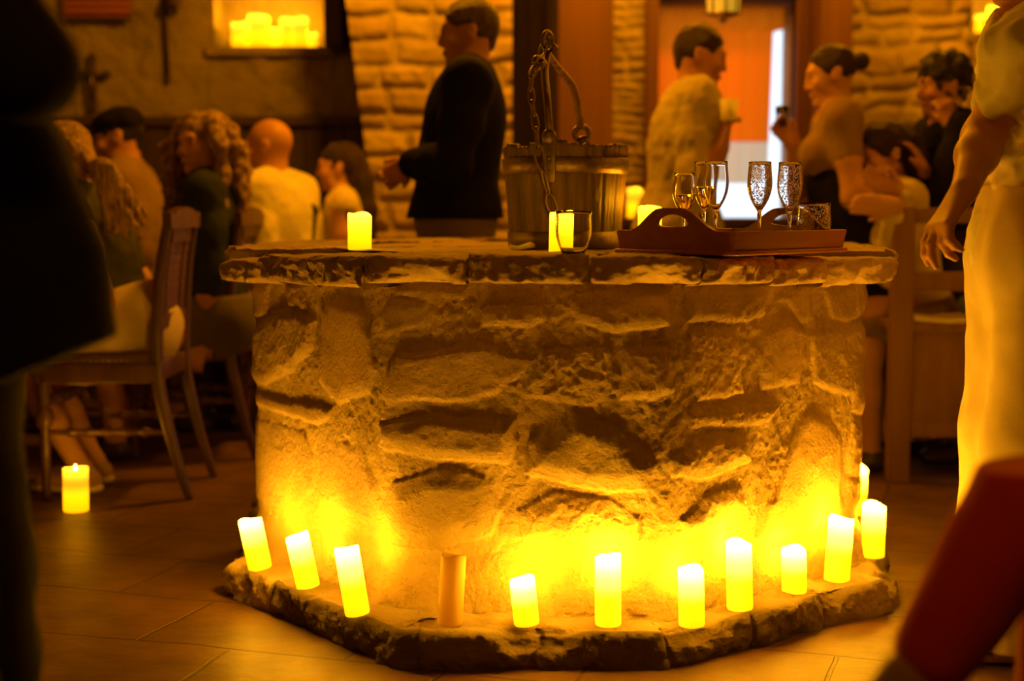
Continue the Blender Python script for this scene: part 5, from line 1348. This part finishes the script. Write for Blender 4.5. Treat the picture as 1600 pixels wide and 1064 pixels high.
# --- person with curly black hair drinking
Yk = 5.75; p = Person('person with curly black hair and dark top, hand at chin, beside woman in white', X(1500, Yk), Yk, 186, 1.62, lean=8, pelvis_z=.86, head_nod=6)
p.el[-1] = p.sh[-1] + np.array((-.10, -.06, -.24)); p.wr[-1] = at(1492, 196, Yk - .16); p.hand[-1] = ((-.35, .1, .8), (-.2, .9, .2), .8)
p.el[1] = p.sh[1] + np.array((-.14, .02, -.20)); p.wr[1] = at(1446, 268, Yk - .18); p.hand[1] = ((-.45, -.05, .85), (-.8, .3, -.3), .25)
p.body(M['skin_tan']); p.shirt(M['black'], .014, 1.6, -.05); p.trousers(M['darktrouser'], .014); p.shoes(M['shoe_dark']); p.short_hair(M['hair_black'], curly=.018, wig=.006, top=.008)
stem_glass('wine_glass', 'wine glass raised by the person with curly black hair', p.wr[-1] + np.array((.015, -.03, .02)) - UP * .06, .18, .040, .034, .095, .034, 'raised glasses')

# --- bald man with camera strap
Ye = 6.35; p = Person('bald man in a white shirt with a black strap over his shoulder, seen from behind', X(440, Ye) + .04, Ye, 158, 1.80, sit=.50, lean=8, girth=1.14, head_turn=8, head_nod=4, group=TABLE)
p.body(M['skin_tan']); p.shirt(M['white'], .016, 1.2, -.04); p.trousers(M['darktrouser'], .014); p.shoes(M['shoe_dark'])
S = Solid(); d = p.tf
pts = [p.sh[1] * .55 + p.neck * .45 + UP * .045, p.chest - d * .145 + p.tr * .06 + UP * .05, p.P + p.t * .10 * p.h - d * .14 - p.tr * .02, p.P + p.t * .06 * p.h - p.tr * .17]
S.chain(pts, [.016] * 4, .01, (d, .4)); p.emit('camera_strap', S, M['strap'], .006)
S = Solid(); p.brows(S); p.emit('eyebrows', S, M['brow'], .004)
# --- girl with dark hair in a sleeveless top
Yg = 6.68; p = Person('girl with long dark hair in a sleeveless top seated beyond the well', X(548, Yg), Yg, 182, 1.58, sit=.50, lean=4, girth=.94, woman=True, head_nod=4, group=TABLE)
p.body(M['skin'], bust=.02); p.shirt(M['cream'], .010, 0, -.02, bust=.02, neck=-.02); p.skirt(M['tan']); p.shoes(M['shoe_tan'])
S = Solid(); q = p.h / 1.72; A = (p.hr, p.hf, p.hu); S.lump(p.hp(0, -.012, .036), (.080 * q, .100 * q, .092 * q), A, .01); S.lump(p.hp(0, .125, -.045), (.10 * q, .10 * q, .12 * q), A, .015, sub=True); S.lump(p.hp(0, .035, -.08), (.12 * q, .075 * q, .06 * q), A, .01, sub=True)
S.chain([p.hp(0, -.07, .02), p.hp(0, -.10, -.08), p.hp(0, -.12, -.22), p.hp(0, -.12, -.34)], [.07, .058, .05, .03], .03); p.brows(S); S.wrinkle(.005, 34); p.emit('hair', S, M['hair_dark'], .007)
# --- woman with long curls
Yh = 5.86; p = Person('woman with long curly highlighted hair in a dark green dress, face turned left', X(338, Yh), Yh, 186, 1.74, sit=.505, lean=3, woman=True, head_turn=46, head_nod=2, head_tilt=4, group=TABLE)
p.body(M['skin'], bust=.03, v=.007); p.shirt(M['darkgreen'], .014, 1.3, -.04, bust=.03); p.skirt(M['bottle'], 1.0, .022); p.shoes(M['shoe_dark'])
S = Solid(); q = p.h / 1.72; A = (p.hr, p.hf, p.hu); S.lump(p.hp(0, -.014, .036), (.086 * q, .102 * q, .096 * q), A, .01)
S.lump(p.hp(0, .128, -.05), (.088 * q, .10 * q, .125 * q), A, .015, sub=True)
rr = random.Random(5)
for k in range(44):
    a = math.radians(rr.uniform(-52, 75) if k < 34 else rr.uniform(115, 170)); d = np.array((math.cos(a), math.sin(a), 0)); ph = rr.uniform(0, 6); L = rr.uniform(.24, .40); wd = rr.uniform(.115, .175); pts = []
    for j in range(12):
        f = j / 11; rad_ = .045 + (wd - .045) * min(1, f * 2.2) ** .7
        pts.append(p.head + d * rad_ + UP * (.115 - .03 * rr.random() - L * f * (.55 + .45 * f) - .06 * f) + .012 * np.array((math.sin(f * 17 + ph), math.cos(f * 17 + ph), 0)))
    S.chain(pts, [.024 - .011 * j / 11 for j in range(12)], .010)
p.brows(S); S.wrinkle(.006, 48); p.emit('curly_hair', S, M['hair_curl'], .007)
# --- man in the flat cap
Yf = 6.55; p = Person('man in a black flat cap and tan jacket looking down to the left', X(242, Yf), Yf, 184, 1.86, sit=.535, lean=12, head_nod=14, group=TABLE)
p.body(M['skin_tan']); p.shirt(M['tan'], .022, 1.9, -.06, neck=-.005); p.trousers(M['darktrouser'], .014); p.shoes(M['shoe_dark']); p.short_hair(M['hair_black'])
S = Solid(); A = (p.hr, p.hf, p.hu); S.lump(p.hp(0, -.010, .066), (.093, .118, .062), A, .01); S.lump(p.hp(0, -.055, .045), (.088, .062, .055), A, .03); S.limb(p.hp(-.03, .105, .036), p.hp(.03, .105, .036), .035, .035, .02, (p.hu, .3)); S.cut(p.hp(0, 0, .022), -unit(p.hu - .12 * p.hf)); S.wrinkle(.004, 20); p.emit('flat_cap', S, M['cap'], .006)
# --- blonde woman nearest
Yn = 5.13; p = Person('blonde woman in dark green top and cream skirt on the nearest chair', X(200, Yn), Yn, 172, 1.66, sit=.505, lean=22, woman=True, head_turn=10, head_nod=12, group=TABLE)
p.ank = {1: np.array((X(138, 5.2), 5.22, .078)), -1: np.array((X(122, 5.05), 5.04, .078))}
p.el[-1] = at(128, 360, 4.93); p.wr[-1] = at(158, 440, 4.90); p.hand[-1] = ((-.2, 0, -.9), (0, .9, 0), .4)
p.body(M['skin'], bust=.02, v=.007); p.shirt(M['olive'], .013, .8, .07, bust=.02); p.skirt(M['cream'], 1.0, .022, top=.12)
S = Solid(); q = p.h / 1.72; A = (p.hr, p.hf, p.hu); S.lump(p.hp(0, -.012, .036), (.083 * q, .102 * q, .094 * q), A, .01); S.lump(p.hp(0, .13, -.045), (.10 * q, .10 * q, .12 * q), A, .015, sub=True)
rr = random.Random(9)
for k in range(22):
    f0 = k / 21; tx = 78 + 150 * 1; pts = []
    s0 = p.hp(-.075 + .10 * f0, -.05 - .03 * math.sin(f0 * PI), .03); e = at(165 + 62 * rr.random(), 330 + 45 * rr.random(), Yn - .17 + .08 * rr.random())
    mid = at(150 + 26 * rr.random(), 262 + 18 * rr.random(), Yn - .17)
    pts = spline([s0, p.hp(-.085 + .09 * f0, -.105, -.06), mid, e], 5); n = len(pts)
    S.chain([np.array(v) for v in pts], [.020 - .011 * i / n for i in range(n)], .012)
p.brows(S); S.wrinkle(.004, 55, (1, 1, .5)); p.emit('long_hair', S, M['hair_blonde'], .006); p.shoes(M['shoe_tan'], 'espadrille', M['sole'])
# red bag on the seat behind her
t = thing('red_handbag', 'small red handbag on the nearest chair between the woman and its back', 'bag', at(262, 545, 5.2)); S = Solid(); c = np.zeros(3); S.lump(c, (.055, .15, .085), None, .01).lump((0, 0, .03), (.04, .12, .08), None, .03).wrinkle(.006, 22); V, Q = S.mesh(.007); mesh_np('bag_body', V + np.array((0, 0, .06)), Q, cloth('red_bag_leather', (.34, .045, .02)), t)
bm = bmesh.new(); add_tube(bm, spline([(0, -.09, .10), (0, -.06, .20), (0, .06, .20), (0, .09, .10)], 6), .007, 8); obj('bag_handle', bm, M['leather'], t)

# --- woman in white at the right
Yr = 3.24; p = Person('woman in white blouse and cream trousers standing at the right, arm hanging', 1.165, Yr, 180, 1.70, lean=0, girth=1.02, v=.006, woman=True)
p.sh[-1] = at(1606, 78, Yr - .16); p.el[-1] = at(1536, 214, Yr - .02); p.wr[-1] = at(1508, 296, Yr - .20); p.hand[-1] = ((-.58, -.25, -.78), (.78, .15, -.58), (.30, .36, .80, .95), -1); p.handk = 1.12
p.el[1] = p.sh[1] + np.array((.10, .03, -.27)); p.wr[1] = p.el[1] + np.array((.02, -.02, -.24))
p.body(M['skin'], v=.0048)
p.shirt(M['white'], .016, .46, -.02, loose=.02, wr=.014, neck=-.012, hem_n=unit(np.array((.45, 0, -1))))
for q in (1, -1): p.ank[q] = p.ank[q] + np.array((-.02, 0, 0))
S = Solid(); A = (p.tr, p.tf, p.t); S.lump(p.P, (.108 * p.h, .082 * p.h, .10 * p.h), A, .05); S.lump(p.P + p.t * .07 * p.h, (.088 * p.h, .070 * p.h, .08 * p.h), A, .05)
for q in (1, -1): S.chain([p.hip[q], p.knee[q], p.ank[q] - UP * .02], [.118, .105, .118], .06)
S.wrinkle(.012, 9, (1.6, 1.6, .25)); S.wrinkle(.004, 26); S.cut(p.P + p.t * .14, p.t); S.cut((0, 0, .035), -UP); p.emit('wide_trousers', S, M['cream'], .007)
p.shoes(principled('white_dotted_canvas_shoe', (.75, .70, .58), .8, noise=(60, (.30, .22, .15), .6)), 'shoe', M['sole'])
p.short_hair(M['hair_brown'])
S = Solid(); S.chain([p.hp(0, -.08, 0), p.hp(0, -.11, -.12), p.hp(0, -.12, -.24)], [.06, .05, .03], .03); S.wrinkle(.004, 40); p.emit('ponytail', S, M['hair_brown'], .007)

# --- person in red trousers in the near right corner
Yq = 1.75; p = Person('person in dark red trousers seated with legs crossed in the near right corner', 1.12, Yq, 180, 1.74, sit=.52, lean=2)
p.hip = {1: p.P + p.r * .085, -1: p.P - p.r * .085}
p.knee = {1: np.array((.745, 1.88, .54)), -1: np.array((.655, 1.74, .672))}; p.ank = {1: np.array((.735, 1.88, .075)), -1: np.array((.478, 1.73, .405))}; p.toe = {1: p.f, -1: unit(np.array((-.75, 0, -.5)))}
p.body(M['skin_tan'], v=.008, feet=False, legs=False)
p.shirt(M['black'], .016, 1.9, -.05)
S = Solid(); A = (p.tr, p.tf, p.t); S.lump(p.P, (.108 * p.h, .082 * p.h, .10 * p.h), A, .05)
S.chain([p.hip[-1], p.knee[-1] - np.array((.0, 0, .0)), p.knee[-1] * .22 + p.ank[-1] * .78], [.098, .080, .052], .03); S.chain([p.hip[1], p.knee[1], p.ank[1]], [.098, .070, .062], .02); S.wrinkle(.005, 13); S.cut(p.P + p.t * .10, p.t)
p.emit('red_trousers', S, M['red'], .007)
a = p.ank[-1]; d = unit(a - p.knee[-1]); S = Solid(); S.limb(a - d * .02, a + d * .035, .039, .039, .01); p.emit('sock', S, M['tan'], .006)
S = Solid(); S.limb(a - d * .12, a + d * .02, .038, .034, .01); p.emit('ankle', S, M['skin_tan'], .006)
S = Solid(); S.limb(a + d * .05, a + d * .06 + np.array((-.15, 0, -.06)), .042, .034, .02).limb(a, a + d * .06, .036, .042, .02); p.emit('shoe', S, M['shoe_dark'], .006)
S = Solid(); b = p.ank[1]; S.limb(b - UP * .04, b + p.f * .15 - UP * .045, .042, .034, .02, (UP, .85)).limb(b, b - UP * .03, .038, .04, .02); S.cut((0, 0, .003), -UP); p.emit('shoe', S, M['shoe_dark'], .006); p.short_hair(M['hair_dark'])

# --- man in black in the near left corner
Yl = 1.90; p = Person('man in a black jacket standing with bent elbow in the near left corner', -.80, Yl, 180, 1.80, lean=-4, girth=1.12, v=.008)
p.sh[1] = p.sh[1]; 
p.el[-1] = np.array((X(46, 1.72), 1.72, Zz(106, 1.72))); p.wr[-1] = np.array((-.90, 1.70, 1.24)); p.hand[-1] = ((-1, .1, .1), (0, .9, 0), .5)
for q in (1, -1):
    p.hip[q] = p.hip[q] + np.array((-.03, 0, 0)); p.knee[q] = np.array((X(-92, Yl), Yl + q * .09, .50)); p.ank[q] = np.array((X(-98, Yl), Yl + q * .09, .075))
p.body(M['skin_tan'])
S = Solid(); p.torso(S, .028, .05); A = (p.tr, p.tf, p.t)
for q in (1, -1): p.arm(S, q, .014, 0, 1.9, .03)
S.chain([at(-60, 250, Yl), at(-14, 420, Yl), at(20, 560, Yl)], [.125, .125, .125], .04); S.chain([at(30, 270, Yl), at(92, 420, Yl), at(132, 530, Yl)], [.06, .05, .042], .04)
h0, h1 = at(185, 522, Yl), at(0, 600, Yl); hd = unit(h1 - h0); n = unit(np.array((hd[2], 0, -hd[0]))); n = n if n[2] < 0 else -n
S.cut(h0, n); S.wrinkle(.006, 11); c = p.neck + p.t * .035 * p.h; S.lump(c, (.09, .09, .08), A, .01, sub=True); p.emit('black_jacket', S, M['blackjacket'])
p.trousers(M['darkolive'], .014, 1.95, .06, loose=.002); p.shoes(M['shoe_dark']); p.short_hair(M['hair_dark'])
